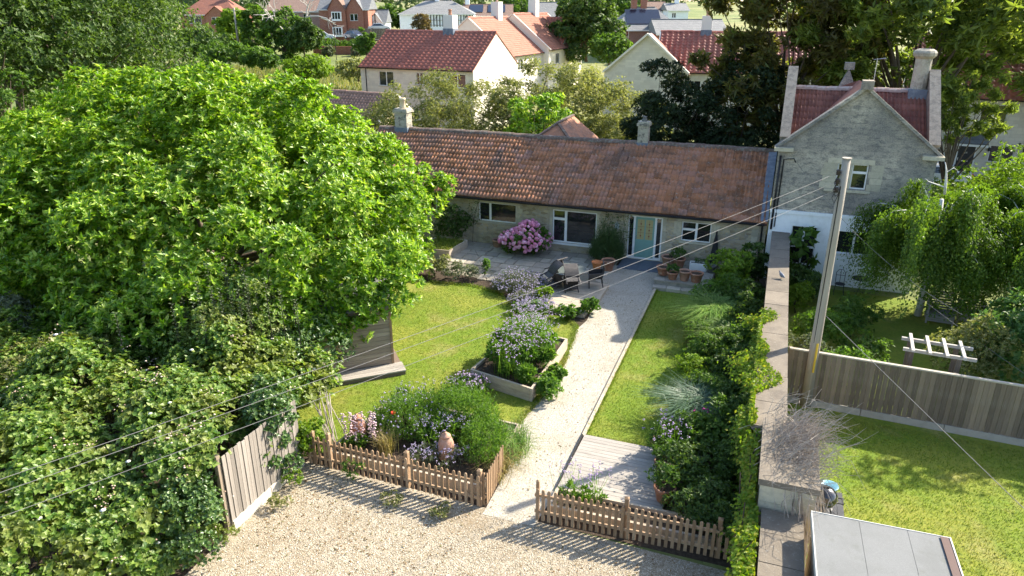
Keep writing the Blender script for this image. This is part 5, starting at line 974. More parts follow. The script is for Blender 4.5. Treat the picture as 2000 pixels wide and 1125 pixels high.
# thicket of bramble and ivy along the drive
def zone(rng, n, u0, u1, v0, v1, ztop, cr, face=None):
    u = rng.uniform(u0, u1, n); v = rng.uniform(v0, v1, n); z = ztop(u, v)+rng.normal(0, .16, n); P = toworld(np.stack([u, v], 1)); P[:, 2] = np.maximum(z-cr*.6, .3)
    return np.concatenate([P, (cr*rng.uniform(.6, 1.3, n))[:, None]], 1)
def zt(u, v):
    d = np.clip((-5.4-u)/2.2, 0, 1); return 1.55+1.15*d+.35*np.sin(u*1.7+v*.9)+.25*np.sin(v*1.9+u*.4)-.25*np.clip((-v-21.5)/3, 0, 1)*(1-d)
r = rg(102); cl = np.concatenate([zone(r, 430, -14.5, -5.95, -27, -15.6, zt, .58), zone(r, 50, -6.1, -5.75, -26, -21.2, lambda u, v: .5+r.random(len(u))*1.2, .42)]); b = G(-8.5, -20.5)
t = tree('bramble_thicket', 'sprawling bramble thicket with faded blossom beside the gravel drive', b, cl, 190000, .105, .08, BRAM, DARKBARK, .05, r, cat='thicket', nl=40, part='foliage', fork=.3, whorl=5, spread=1.1, up=.7, centre=(0,0,-2), tight=.55)
def onclumps(rng, cl, n, base, lift=1.02):
    q = cl[rng.choice(len(cl), n)]; d = rng.normal(0, 1, (n, 3)); d[:, 2] = np.abs(d[:, 2])+.4; d = unit(d); return q[:, :3]+d*q[:, 3:4]*lift-np.array([base[0], base[1], base[2]])
bc = onclumps(r, cl, 110, b, 1.08); discs('blossom', r, np.repeat(bc, 9, 0)+r.normal(0, .12, (990, 3)), .026, PALEF, t, 5, 'stuff'); discs('bindweed_flower', r, onclumps(r, cl, 34, b, 1.1), .055, WHITEF, t, 6, 'stuff', .4)
def shrub(name, label, p, rx, ry, h, n, L, m, seed, k=26, cr=None, z0=.1, bark=None, w=.45, group=None, cat='shrub', **kw):
    rr = rg(seed); cr = cr or min(rx, ry, h)*.36; cl = clumps(rr, (p[0], p[1], p[2]+z0+h*.5), (rx-cr*.5, ry-cr*.5, h*.5-cr*.3), k, cr, -.75); kw.setdefault('whorl', 5); kw.setdefault('up', .5)
    return tree(name, label, Vector(p), cl, n, L, L*w, m, bark or DARKBARK, min(.045, h*.016), rr, group, cat, 8 if h > .6 else 3, 'foliage', **kw), cl
# tall shrub and its neighbours at the back of the thicket
p = G(-9.0, -17.0); shrub('tall_shrub', 'tall grey green shrub with upright spires in front of the big tree', (p.x, p.y, 0), 1.7, 1.5, 3.9, 26000, .10, BRAM, 103, 60, .5)
rr = rg(104); P = np.stack([rr.normal(p.x, .9, 60), rr.normal(p.y, .7, 60), rr.uniform(2.6, 3.6, 60)], 1); hh = rr.uniform(.7, 1.3, 60)
sp = thing('elder_spires', 'cluster of slender leafy spires rising above the tall shrub', 'shrub', (p.x, p.y, 0)); PP = []; DD_ = []
for q, h_ in zip(P, hh):
    for i in range(26): a = i*2.4; PP.append((q[0]-p.x, q[1]-p.y, q[2]+h_*i/26)); DD_.append((math.cos(a), math.sin(a), .45))
leaves('foliage', PP, DD_, np.array([[0,0,1.0]]*len(PP)), .09, .045, GREYG, sp)
mb = MB()
for q, h_ in zip(P, hh): mb.tube([(q[0]-p.x, q[1]-p.y, 1.2), (q[0]-p.x, q[1]-p.y, q[2]+h_)], [.02,.006], 4, False)
mb.build('stem', DARKBARK, sp)
p = at(25, 690, 1.6); shrub('leafy_shrub', 'silvery leaved shrub at the edge beside the dark hollow', (p.x, p.y, 0), 1.3, 1.3, 3.2, 9000, .13, GREYG, 105)
p = at(95, 770, 1.5); shrub('conifer_hedge', 'olive feathery hedge below the big tree', (p.x, p.y, 0), 2.6, 1.5, 2.75, 26000, .09, OLIVE, 106, 50, .55, cat='hedge', w=.3)
p = at(540, 690, 1.4); shrub('ivy_bush', 'ivy covered mound between the shed and the drive', (p.x, p.y, 0), 1.9, 1.6, 2.6, 20000, .10, IVY, 107, 40)
p = G(-5.95, -18.9); shrub('ivy_bush', 'dark ivy spilling over the end of the board fence', (p.x, p.y, 0), .65, 1.0, 2.35, 12000, .085, IVY, 108, 30, .3, w=.8)
p = G(-5.45, -18.15); shrub('ivy_bush', 'bright young ivy at the foot of the picket fence corner', (p.x, p.y, 0), .45, .4, 1.0, 2600, .09, LIMEG, 109, 16, .2, w=.7)
p = G(-5.7, -21.8); shrub('ivy_bush', 'dense small leaved ivy hanging over the near end of the fence', (p.x, p.y, 0), .5, .9, 1.9, 9000, .07, IVY, 110, 26, .3, w=.8)
# bean canes leaning by the corner
t = thing('bamboo_canes', 'bundle of pale dry canes leaning by the ivy corner', 'canes', G(-5.2, -17.3), 0); rn = random.Random(4); mb = MB()
for i in range(14): mb.tube([(rn.uniform(-.3,.35), rn.uniform(-.3,.3), .02), (rn.uniform(-.6,-.2), rn.uniform(.2,.7), rn.uniform(.9,1.5))], .012, 5)
mb.build('cane', DEADWOOD, t)
# trees at the upper edge
def big_tree(name, label, X, Y, z0, h, rx, n, L, m, seed, k=90, cr=None, low=.25, bark=BARK, group=None, w=.5, **kw):
    rr = rg(seed); rz_ = h*(1-low)/2; cl = clumps(rr, (X, Y, z0+h*low+rz_), (rx, rx*.9, rz_), k, cr or rx*.26, -.8, .12); kw.setdefault('whorl', 5); kw.setdefault('up', .3)
    return tree(name, label, Vector((X, Y, z0)), cl, n, L, L*w, m, bark, max(.12, rx*.045), rr, group, nl=24, **kw)
big_tree('oak_tree', 'dark leafy tree at the top corner above the big bright tree', -35, 50, 0, 15, 6.5, 30000, .28, OAK, 120)
big_tree('oak_tree', 'tall dark tree with hollow shade left of the red roofed house', -32, 56, 0, 15.5, 6.0, 30000, .28, OAK, 121)
big_tree('oak_tree', 'dark broad tree standing nearest the hipped brick house', -33.5, 64, 0, 15, 6.0, 30000, .28, OAK, 122)
big_tree('oak_tree', 'dark tree filling the gap behind the two tall dark trees', -44, 66, 0, 14, 6.5, 20000, .3, OAK, 123)
big_tree('hawthorn_tree', 'yellow green rounded bush below the dark trees', -27.5, 46, 0, 5.6, 2.9, 12000, .16, OLIVE, 124, 50, low=.05)
big_tree('hawthorn_tree', 'sunlit leafy sapling inside the shade of the dark trees', -30.0, 44, 0, 7.4, 2.3, 9000, .2, MIDG, 125, 40, low=.1)
def far_tree(name, label, px, py_top, py_base, Y, wpx, n, m, seed, L=.42, group=None, **kw):
    b = atY(px, py_base, Y); tp = atY(px, py_top, Y); rx = wpx/2/FPX*(Y*.95)
    kw.setdefault('low', .08); return big_tree(name, label, b.x, b.y, b.z-.4, tp.z-b.z+.4, rx, n, L, m, seed, 45, **kw)
far_tree('street_tree', 'yellow green tree in front of the hipped brick house', 460, 18, 90, 135, 62, 7000, LIMEG, 130, .5)
far_tree('street_tree', 'dark green bushy tree beside the telegraph pole', 505, 14, 112, 128, 52, 6000, MIDG, 131, .5)
far_tree('street_tree', 'dense green tree under the bare dead branches', 558, 25, 115, 122, 75, 8000, MIDG, 132, .5)
far_tree('street_tree', 'dark rounded tree with a leaning dead limb', 595, 40, 105, 118, 62, 8000, OAK, 133, .45)
far_tree('field_shrub', 'low scrub left of the telegraph pole', 395, 62, 118, 112, 110, 8000, OAK, 134, .45)
far_tree('field_shrub', 'low mixed scrub between the pole and the big bright tree', 440, 88, 125, 102, 80, 5000, MIDG, 135, .4)
far_tree('field_shrub', 'dark scrub bush at the edge of the rough field', 510, 96, 128, 95, 60, 4500, MIDG, 136, .4)
far_tree('field_shrub', 'bright bramble mound in the rough field', 600, 116, 150, 84, 80, 6000, LIMEG, 137, .3)
far_tree('field_shrub', 'pale green tussock at the edge of the field by the railing', 700, 118, 150, 90, 70, 3000, OLIVE, 138, .3)
far_tree('sapling', 'small green tree beside the pantiled house', 717, 60, 112, 110, 34, 3500, MIDG, 139, .35)
far_tree('street_tree', 'round dark tree between the terrace and the grey roofed house', 1145, -8, 112, 95, 130, 22000, OAK, 140, .42, low=.05)
far_tree('street_tree', 'lighter shrub at the foot of the round dark tree', 1190, 72, 118, 88, 70, 5000, MIDG, 141, .35)
far_tree('street_tree', 'russet bush in front of the half timbered house', 825, 32, 62, 140, 30, 2500, leafmat('russet_leaf', [(.12,.09,.04), (.2,.14,.06)], .3), 142, .4)
far_tree('street_tree', 'green tree beside the timber framed gable', 762, 12, 60, 165, 48, 4000, MIDG, 143, .6)
far_tree('street_tree', 'tree on the skyline behind the terrace chimneys', 1000, -6, 40, 200, 70, 5000, MIDG, 144, .7)
far_tree('street_tree', 'tree on the skyline right of the round dark tree', 1215, -4, 30, 210, 60, 4000, MIDG, 145, .7)
for i, (lab, px, Y) in enumerate((('clipped grey shrub on the far brick wall, nearer the dead tree', 643, 123), ('clipped grey shrub on the far brick wall, nearer the sapling', 697, 123))): far_tree('wall_shrub', lab, px, 91, 108, Y, 20, 1200, GREYG, 150+i, .3)
for i, (lab, px, w_) in enumerate((('low green hedge in front of the white far car', 640, 60), ('low green hedge in front of the dark blue far car', 700, 50))): far_tree('low_hedge', lab, px, 80, 93, YF-14, w_, 2500, MIDG, 155+i, .4)
# distant woods and hedgerows, one mass along the skyline
rr = rg(160); n = 420; X = rr.uniform(-900, 1000, n); Y = np.concatenate([rr.uniform(330, 420, 140), rr.uniform(600, 760, 140), rr.uniform(1000, 1500, 140)]); H_ = rr.uniform(5, 10, n)*(1+Y/1500)
cl = np.stack([X, Y, terrain_h(X, Y)+H_*.45, H_*.75], 1); k_ = np.abs(X/Y) < .9; cl = cl[k_]
crown('distant_woods', rr, cl, 60000, 2.4, 1.9, leafmat('distant_leaf', [(.05,.085,.03), (.08,.115,.045), (.10,.14,.055)], .2, .8, .1), None, 4, 1.1, .5, sq=.8)
tag(bpy.data.objects['distant_woods'], 'far hedgerows and woods along the skyline', 'woods', kind='stuff')
# bare dead tree in the far garden
def branchy(mb, rng, p, d, l, r_, depth):
    q = p+d*l*.5+Vector(rng.normal(0, l*.06, 3)); e = q+(d+Vector(rng.normal(0, .18, 3))).normalized()*l*.5; mb.tube([p, q, e], [r_, r_*.8, r_*.6], 5, False)
    if depth > 0:
        for _ in range(3): branchy(mb, rng, e.lerp(p, rng.random()*.45), (d+Vector(rng.normal(0, .55, 3))).normalized(), l*rng.uniform(.5,.75), r_*.55, depth-1)
p = atY(568, 98, 120); t = thing('dead_tree', 'bare bleached dead tree with leaning limb before the far houses', 'tree', p); rr = rg(170); mb = MB(); branchy(mb, rr, Vector((0,0,2.5)), Vector((.65,0,.75)), 4.2, .22, 3); branchy(mb, rr, Vector((0,0,0)), Vector((-.3,0,.95)), 5.5, .2, 3); mb.build('branches', mat('bleached_wood', (.5,.47,.43), .85), t)
# trees between the cottage and the houses behind
r = rg(180)
cl = np.concatenate([clumps(r, (-4.6,50,2.9), (5.0,3.4,3.2), 90, .8, -.4, .10, .3), clumps(r, (3.0,51,3.4), (5.2,3.5,3.6), 95, .8, -.4, .10, .3), clumps(r, (7.2,49,2.8), (3.4,3,3.0), 50, .75, -.4, .10, .3)])
tree('willow_tree', 'wide airy grey green tree standing behind the cottage roof', Vector((1,50,0)), cl, 130000, .15, .065, OLIVE, BARK, .2, r, nl=22, whorl=5, up=.35, tight=.45, centre=(0,0,1))
big_tree('walnut_tree', 'fresh bright green tree in front of the airy grey green tree', 1.9, 45, 0, 5.6, 2.0, 9000, .22, MAG, 181, 32, low=.3)
big_tree('cypress_tree', 'very dark evergreen beside the cottage chimney', 9.6, 43.5, 0, 7.6, 2.5, 34000, .18, YEW, 182, 60, low=.02)
big_tree('cypress_tree', 'very dark evergreen between the chimney and the stone house', 13.2, 42.5, 0, 7.9, 2.7, 34000, .18, YEW, 183, 60, low=.02)
def feathery(name, label, X, Y, h, rx, n, seed, low, k, L=.42, m=EUC):
    return big_tree(name, label, X, Y, 0, h, rx, n, L, m, seed, k, cr=rx*.19, low=low, w=.3, whorl=6, spread=.9, up=-.1, flat=-.45, droop=.25, tight=.35)
feathery('eucalyptus_tree', 'tall feathery tree with green brown foliage tinted by lens flare left of the gabled stone house', 16.0, 43.5, 15.5, 4.4, 40000, 190, .22, 120, m=leafmat('flare_tinted_leaf', [(.08,.075,.025), (.13,.115,.035), (.17,.15,.045), (.15,.19,.05)], .5))  # orange lens flare is put into these green-brown leaf colours
feathery('eucalyptus_tree', 'very tall feathery green tree behind the gabled stone house', 22.3, 41.5, 17, 6.0, 54000, 191, .33, 130)
feathery('eucalyptus_tree', 'sunny feathery green tree above the dark front door', 34.0, 46.0, 15, 4.2, 34000, 192, .42, 80)
feathery('eucalyptus_tree', 'low feathery branch mass beside the round chimney', 22.2, 36.5, 7.8, 1.7, 9000, 193, .55, 40, .22)
# neighbour's garden
def weeping(label, X, Y, ztop, R_, n, seed):
    rr = rg(seed); t = thing('weeping_birch', label, 'tree', (X, Y, 0)); PP = []; DD2 = []; NN = []
    arcs = []; ns = n//14
    for i in range(30):                                          # arching limbs; the leafy curtains hang from these
        a = i*2.399+rr.uniform(-.3, .3); k = R_*(.45+.6*rr.random()); zt_ = ztop*(.66+.36*rr.random()); o_ = np.array([math.cos(a), math.sin(a), 0]); s = np.linspace(0, 1, 12)[:, None]
        q = o_*k*s; q[:, 2] = ztop*.55+(zt_-ztop*.55)*np.sin(np.clip(s[:, 0]*1.25, 0, 1)*math.pi*.5)*1.0-np.clip(s[:, 0]-.55, 0, 1)**2*zt_*.9; q += np.cumsum(rr.normal(0, .03, (12, 3)), 0); arcs.append((q, o_))
    for i in range(ns):
        q, o_ = arcs[rr.integers(len(arcs))]; f = rr.random()**.6*10.9; j = int(f); p0 = q[j]*(1-f+j)+q[j+1]*(f-j)+rr.normal(0, .16, 3)*np.array([1, 1, .35]); ln = rr.uniform(.6, 2.6)*(.5+.8*f/11); s = np.arange(14)/13
        w_ = p0[None]+np.outer(s*(1-s*.5), o_)*.28; w_[:, 2] -= ln*s**1.2; PP.append(w_+rr.normal(0, .035, (14, 3)))
        dd = rr.normal(0, .55, (14, 3)); dd[:, 2] -= .9; dd += o_*.4; DD2.append(dd); NN.append(np.tile(o_+np.array([0, 0, .6]), (14, 1))+rr.normal(0, .35, (14, 3)))
    PP = np.concatenate(PP); kz = PP[:, 2] > .6+.5*np.sin(PP[:, 0]*3)*np.cos(PP[:, 1]*3); DD2 = [np.concatenate(DD2)[kz]]; NN = [np.concatenate(NN)[kz]]; PP = PP[kz]; leaves('crown', PP, np.concatenate(DD2), np.concatenate(NN), .11*rr.uniform(.6, 1.3, len(PP)), .062, BIRCH, t)
    mb = MB(); mb.tube([(0,0,-.1), (.1,0,ztop*.5), (0,.1,ztop*.85)], [.14,.11,.07], 8)
    for q, o_ in arcs: mb.tube([tuple(x) for x in q[::2]], [.035,.03,.024,.018,.012,.006], 5, False)
    mb.build('trunk', WHITEBARK, t, True); return t
weeping('dome shaped weeping birch beside the gabled stone house', 15.4, 25.2, 5.3, 2.9, 76000, 200)
weeping('wide weeping birch with bare white branches at the picture edge', 18.9, 24.6, 5.0, 3.4, 86000, 201)
p = atY(1768, 340, 24.2); t = thing('dead_birch_leader', 'bare white branch standing up from the domed weeping birch', 'branch', (15.4, 25.2, 4.7)); mb = MB(); mb.tube([(0,0,0), (-.05,0,.45), (-.12,0,.85), (-.22,0,1.15)], [.05,.042,.03,.012], 6); mb.tube([(-.1,0,.8), (.15,.05,.95), (.3,.05,.85)], [.02,.014,.006], 5); mb.tube([(-.02,0,.25), (-.4,-.1,.38), (-.75,-.15,.50), (-.9,-.15,.62)], [.03,.024,.016,.008], 5); mb.build('branch', WHITEBARK, t, True)
p = at(1930, 400, 2.5); q = Vector((22.6, 31.8, 0)); shrub('laurel_bush', 'big rounded bright green bush below the dark front door', q, 2.9, 2.5, 4.3, 26000, .16, LIMEG, 202, 60, .8)
q = Vector((18.0, 32.2, 0)); shrub('laurel_bush', 'dark bush between the weeping birch and the white car', q, 2.2, 1.8, 3.9, 12000, .14, OAK, 206, 30)
p = at(1965, 690, 1.2); shrub('viburnum_bush', 'pale green large leaved shrub at the edge behind the board fence', (p.x+1.3, p.y+.6, 0), 1.8, 1.5, 2.9, 9000, .15, GREYG if False else leafmat('pale_leaf', [(.06,.14,.03), (.10,.2,.05), (.17,.27,.09)], .4), 203, 40, .5, w=.6)
shrub('laurel_bush', 'tall leafy shrub rising at the edge behind the pale green shrub', (18.4, 19.4, 0), 3.1, 2.2, 6.4, 16000, .17, MIDG, 207, 60, .8)
p = at(1895, 690, 1.0); shrub('rose_bush', 'bronze tinted rose bush over the pale arbour', (p.x, p.y, 0), 1.1, .9, 2.1, 7000, .09, OLIVE, 204, 30, .35)
p = G(6.35, -.9); shrub('fig_tree', 'young fig tree with big dark leaves before the whitewashed wall', (p.x, p.y, 0), .6, .4, 2.5, 150, .30, MIDG, 205, 20, .3, w=.8, whorl=4, cat='tree', z0=.4)
for i, (lab, u, v_, rx, h_, m, L, n) in enumerate((('leafy low shrub below the fig tree', 6.6, -2.2, .8, 1.3, OAK, .16, 2600), ('yellow green shrub against the back of the garden wall', 6.35, -3.6, .6, 1.2, LIMEG, .08, 3500), ('tall pale flowered perennial by the utility pole', 7.0, -6.6, .9, 1.3, HERB, .1, 4500),
        ('grey green clump at the foot of the garden wall behind the pole', 6.6, -8.6, .75, 1.1, GREYG, .08, 4500), ('bright ground plants along the top of the board fence', 7.7, -9.5, 1.0, 1.1, HERB, .1, 5500), ('dark leafy perennial in the middle of the back garden border', 8.2, -5.2, .8, 1.2, MIDG, .12, 3500), ('dark green mound beside the shaded lawn', 8.4, -7.6, .8, .95, MIDG, .1, 3500))):
    p = G(u, v_); shrub('border_perennial', lab, (p.x, p.y, 0), rx, rx*.9, h_, n, L, m, 210+i, 20, group='plants in the neighbouring border')
# hydrangea
r = rg(220); hc = G(-5.55, -.45); t = thing('hydrangea', 'large pink hydrangea bush in full flower against the cottage', 'shrub', (hc.x, hc.y, 0), 0)
cl = clumps(r, (0,0,.62), (.98,.72,.62), 34, .26, -.5); crown('foliage', r, cl, 5200, .15, .09, MIDG, t, 4, 1.1, .3); mb = MB()
for i in range(10): mb.tube([(0,0,0), tuple(cl[i*3, :3]*.6), tuple(cl[i*3, :3])], [.02,.015,.01], 4, False)
mb.build('stem', DARKBARK, t)
vs = []; fs = []; k = 0; dd = fib(r, 46)                         # one flower head: many small overlapping florets on a ball
for d in dd:
    d = Vector(d); x = d.orthogonal().normalized(); y = d.cross(x); s = .36
    vs += [tuple(d*.88+(x*a+y*b)*s) for a, b in ((1,0), (0,1), (-1,0), (0,-1))]+[tuple(d*1.04)]; fs += [(k,k+1,k+4), (k+1,k+2,k+4), (k+2,k+3,k+4), (k+3,k,k+4)]; k += 5
hme = bpy.data.meshes.new('flower_head'); hme.from_pydata(vs, [], fs); hme.materials.append(PINKF)
hd = fib(r, 330, -.3)
for d in hd:
    if d[1] > .55: continue
    k = 1+r.normal(0, .05); s = .085*r.uniform(.8, 1.25); lump = 1+.10*math.sin(d[0]*5+1)+.06*math.sin(d[2]*7)
    q = (d[0]*1.12*k*lump, d[1]*.85*k*lump, .66+d[2]*.80*k*lump)
    if q[2] > .12: put('flower_head', hme, t, q, tuple(r.uniform(0, 3, 3)), (s, s, s*.85))
# rosemary by the door and climbing stems
def spiky(name, label, p, rx, ry, h, n, seed, m, L=.3, cat='shrub', w=.02, group=None, flowers=None):
    rr = rg(seed); t = thing(name, label, cat, (p[0], p[1], p[2]), 0, group); d = fib(rr, n, -.1)*rr.uniform(.35, 1.0, (n, 1))**.5
    P = np.stack([d[:, 0]*rx, d[:, 1]*ry, .12*h+np.abs(d[:, 2])*h*.78*rr.uniform(.45, 1.2, n)*(1+.22*np.sin(d[:, 0]*5+seed)*np.cos(d[:, 1]*4))], 1); D = unit(np.stack([d[:, 0]*.35, d[:, 1]*.35, np.ones(n)], 1)+rr.normal(0, .16, (n, 3)))
    PP = []; DD3 = []
    for j in range(7):
        q = P+D*(L*j/7); a = rr.uniform(0, 6.283, n); s = np.stack([np.cos(a), np.sin(a), np.full(n, .9)], 1); PP.append(q); DD3.append(s)
    PP = np.concatenate(PP); DD3 = np.concatenate(DD3); leaves('foliage', PP, DD3, rr.normal(0, 1, (len(PP), 3)), .085, w, m, t)
    if flowers: k = rr.choice(n, flowers[1]); discs('flowers', rr, P[k]+D[k]*L*1.05, flowers[2], flowers[0], t, 5, 'stuff', 1.2)
    mb = MB()
    for i in range(8): mb.tube([(0,0,0), (d[i*3,0]*rx*.7, d[i*3,1]*ry*.7, h*.6)], [.018,.006], 4, False)
    mb.build('stem', DARKBARK, t); return t
ROSEM = leafmat('rosemary_leaf', [(.03,.06,.018), (.05,.095,.025), (.085,.14,.035)], .25, .55, .3)
p = G(-1.75, -.42); spiky('rosemary_bush', 'tall dark rosemary bush growing left of the front door', p, .78, .6, 1.75, 1900, 230, ROSEM, .36)
p = G(-1.55, .25); t = thing('wall_climber', 'sparse climbing plant on the wall above the rosemary', 'climber', (p.x, p.y, 0)); rr = rg(231); mb = MB(); PP = []
for i in range(5):
    x = -.5+i*.28; pts = [(x*CT, -x*ST, .3+k*.35+.0) for k in range(6)]; pts = [(a+rr.normal(0,.05), b+rr.normal(0,.02), c) for a, b, c in pts]; mb.tube(pts, .008, 4, False); PP += [np.array(q)+rr.normal(0, .09, 3) for q in pts[2:] for _ in range(22)]
mb.build('stem', DARKBARK, t); leaves('foliage', PP, rr.normal(0, 1, (len(PP), 3)), rr.normal(0, 1, (len(PP), 3)), .08, .04, OAK, t)
p = G(-9.5, -.2); shrub('wall_shrub', 'dark shrub against the cottage wall left of the wide window', (p.x, p.y, 0), .95, .6, 1.75, 4500, .10, OAK, 232, 24, .3)
t = thing('wall_climber', 'thin leafy shoots trained beside the wide window', 'climber', G(-8.5, .35), 0); rr = rg(233); PP = rr.uniform((-.35,-.1,.9), (.25,.05,2.2), (130, 3)); leaves('foliage', PP, rr.normal(0, 1, (130, 3)), rr.normal(0, 1, (130, 3)), .09, .05, OAK, t); mb = MB(); mb.tube([(-.2,0,0), (-.1,0,1.2), (.15,0,2.2)], .01, 4); mb.build('stem', DARKBARK, t)
# turf in the small planter
rr = rg(234); t = thing('planter_turf', 'long grass growing in the small timber planter', 'grass', G(-9.4, -1.5, .32), GR); P = np.stack([rr.uniform(-.72,.68,1500), rr.uniform(-.9,.85,1500), 0*rr.random(1500)], 1); blades('blade', rr, P, .22, .02, GRASSL, t, .7, .5); t['kind'] = 'stuff'
# stem-and-flower plants
def flowers(name, label, p, rx, ry, h, nst, seed, fm, fr=.028, per=5, leafm=HERB, bush=.45, nleaf=2500, L=.1, cat='flowers', group=None, rot=0.0, w=.3):
    rr = rg(seed); t = thing(name, label, cat, (p[0], p[1], p[2]), rot, group); a = rr.uniform(0, 6.283, nst); k = np.sqrt(rr.random(nst)); P = np.stack([np.cos(a)*k*rx, np.sin(a)*k*ry, 0*a], 1)
    H_ = h*rr.uniform(.65, 1.12, nst)*(1-.2*k); ln = rr.normal(0, .14, (nst, 2))*h; tip = P.copy(); tip[:, :2] += ln; tip[:, 2] += H_; S = np.cross(unit(tip-P), rr.normal(0, 1, (nst, 3))); S = unit(S)*.006
    V = np.stack([P-S, P+S, tip+S*.5, tip-S*.5], 1).reshape(-1, 3); F = (np.arange(nst)[:, None]*4+np.array([[0,1,2,3]])); put('stalks', npmesh('stalks', V, F, leafm), t)
    f = np.repeat(tip, per, 0)+rr.normal(0, fr*1.1, (nst*per, 3)); discs('flowers', rr, f, fr, fm, t, 5, 'stuff')
    cl = clumps(rr, (0,0,h*bush*.5), (rx*.9, ry*.9, h*bush*.5), 18, min(rx, ry)*.3, -.3); crown('foliage', rr, cl, nleaf, L, L*w, leafm, t, 5, .7, .5, flat=1.0)
    return t
q = G(-1.95, -11.4, .36)
flowers('verbena', 'tall airy purple verbena filling the raised bed beside the path', q, .86, 1.72, 1.35, 480, 240, PURPLE, .018, 3, HERB, .5, 14000, .16, rot=GR)
flowers('verbena', 'purple flowered plants along the end of the raised bed towards the terrace', G(-2.6, -8.9), .7, .8, .85, 110, 241, PURPLE, .018, 3, HERB, .6, 2500)
spiky('lavender', 'broad grey lavender mound beside the garden table', G(-4.35, -5.0), 1.15, .85, .72, 1500, 242, GREYG, .22, 'lavender', .012, flowers=(LAVF, 1000, .028))
spiky('lavender', 'smaller pale lavender in front of the terrace edge', G(-3.5, -6.3), .8, .5, .5, 700, 243, GREYG, .2, 'lavender', .012, flowers=(LAVF, 500, .026))
flowers('perennial', 'pale lilac flowers spilling off the corner of the terrace', G(-3.0, -7.1), .8, .5, .55, 160, 244, LAVF, .024, 5, HERB, .7, 2600)
shrub('perennial', 'greyish low shrub between the lawn and the patio', G(-7.1, -4.6), .9, .5, .6, 3500, .07, GREYG, 245, 18, cat='plant'); shrub('perennial', 'grassy yellow green clump at the corner of the patio', G(-8.6, -4.7), .9, .6, .85, 4000, .09, OLIVE, 246, 18, cat='plant')
shrub('perennial', 'upright weed growing out of the patio edge', G(-6.1, -4.3), .18, .18, 1.0, 500, .09, HERB, 247, 8, .12, cat='plant'); shrub('perennial', 'leafy shrub under the tree edge beside the planter', G(-9.8, -3.9), .9, .8, 1.3, 4500, .13, LIMEG, 248, 20, cat='plant')
shrub('geranium', 'round bright green clump at the corner of the terrace beside the path', G(-.98, -6.45), .42, .38, .58, 1900, .08, HERB, 249, 14, cat='plant', w=.8); shrub('geranium', 'small leafy clump with white flowers below the terrace edge', G(-1.65, -7.15), .5, .35, .42, 1500, .08, HERB, 250, 12, cat='plant', w=.8); shrub('geranium', 'green leafy clump on the terrace corner by the lavender', G(-2.9, -6.0, .12), .35, .3, .45, 1100, .08, LIMEG, 251, 10, cat='plant', w=.8)
shrub('geranium', 'green clump spreading on to the path from the raised bed corner', G(-.72, -12.9), .42, .5, .5, 1900, .09, HERB, 252, 14, cat='plant', w=.8); shrub('geranium', 'green clump along the long side of the raised bed', G(-.74, -12.0), .3, .45, .42, 1500, .09, HERB, 253, 12, cat='plant', w=.8)
# the bed behind the picket fence
spiky('hyssop_bush', 'dense upright green bush in the picket bed with blue flowers', G(-3.6, -16.3, .2), 1.05, .8, 1.0, 1300, 260, HERB, .26, 'plant', .02, flowers=(LAVF, 160, .025))
spiky('hyssop_bush', 'tall fresh green spires at the back of the picket bed', G(-2.4, -15.6, .2), 1.1, .7, 1.25, 1500, 261, HERB, .3, 'plant', .02)
spiky('hyssop_bush', 'bright green spires at the path corner of the picket bed', G(-1.3, -16.4, .2), .6, 1.0, .85, 900, 262, HERB, .28, 'plant', .022)
flowers('catmint', 'mound of lilac flowers around the clay jar', G(-2.2, -17.3, .2), .85, .4, .45, 120, 263, LAVF, .016, 4, GREYG, .7, 2200, .06); flowers('catmint', 'lilac haze of flowers in the middle of the picket bed', G(-2.5, -16.4, .2), .7, .5, .8, 110, 264, LAVF, .016, 4, HERB, .6, 1800)
flowers('perennial', 'pale lilac wild flowers at the lawn side of the picket bed', G(-3.9, -14.9, .1), .9, .5, .75, 70, 265, LAVF, .018, 3, HERB, .5, 1800); flowers('perennial', 'purple wild flowers beside the near end of the raised bed', G(-3.0, -13.6), .6, .5, .65, 90, 266, PURPLE, .022, 4, HERB, .6, 1800)
t = flowers('lupins', 'tall pale pink flower spikes beside the lidded clay jar', G(-4.5, -17.45, .2), .3, .2, .3, 8, 267, WHITEF, .02, 1, HERB, .9, 500, .12); rr = rg(268); P = np.concatenate([np.stack([np.full(46, x)+rr.normal(0,.03,46), np.full(46, y)+rr.normal(0,.03,46), np.linspace(.2,1.0,46)], 1) for x, y in ((-.25,0), (-.1,.05), (.05,-.05), (.2,.05), (.4,.1), (.52,.02))]); discs('flower_spikes', rr, P, .03, mat('pale_pink_spike', (.55,.40,.42), .85, rand=('island', .3)), t, 5, 'stuff')
t = thing('poppy', 'single red poppy among the green spires', 'flower', G(-3.75, -16.7, .2)); MB().tube([(0,0,0), (.03,0,.72)], .006, 4).build('stem', HERB, t); MB().lathe([(.01,.70), (.06,.74), (.07,.78), (.05,.77), (.0,.73)], 8).build('petals', REDF, t)
rr = rg(269); t = thing('dry_grass', 'rusty dry grass tuft behind the picket fence', 'grass tuft', G(-3.6, -17.4, .2)); P = rr.normal(0, .1, (220, 3)); P[:, 2] = 0; blades('blade', rr, P, .65, .012, STRAW, t, .5, .3)
for i, (lab, u, v_, h_) in enumerate((('arching green grass at the path edge of the picket bed', -.62, -15.9, .65), ('long straw coloured grass beside the open gate', -.72, -16.7, .6))):
    rr = rg(270+i); t = thing('grass_tuft', lab, 'grass tuft', G(u, v_)); P = rr.normal(0, .14, (420, 3))*np.array([1,2.2,0]); blades('blade', rr, P, h_, .014, TUFT if i == 0 else STRAW, t, .9, .7)
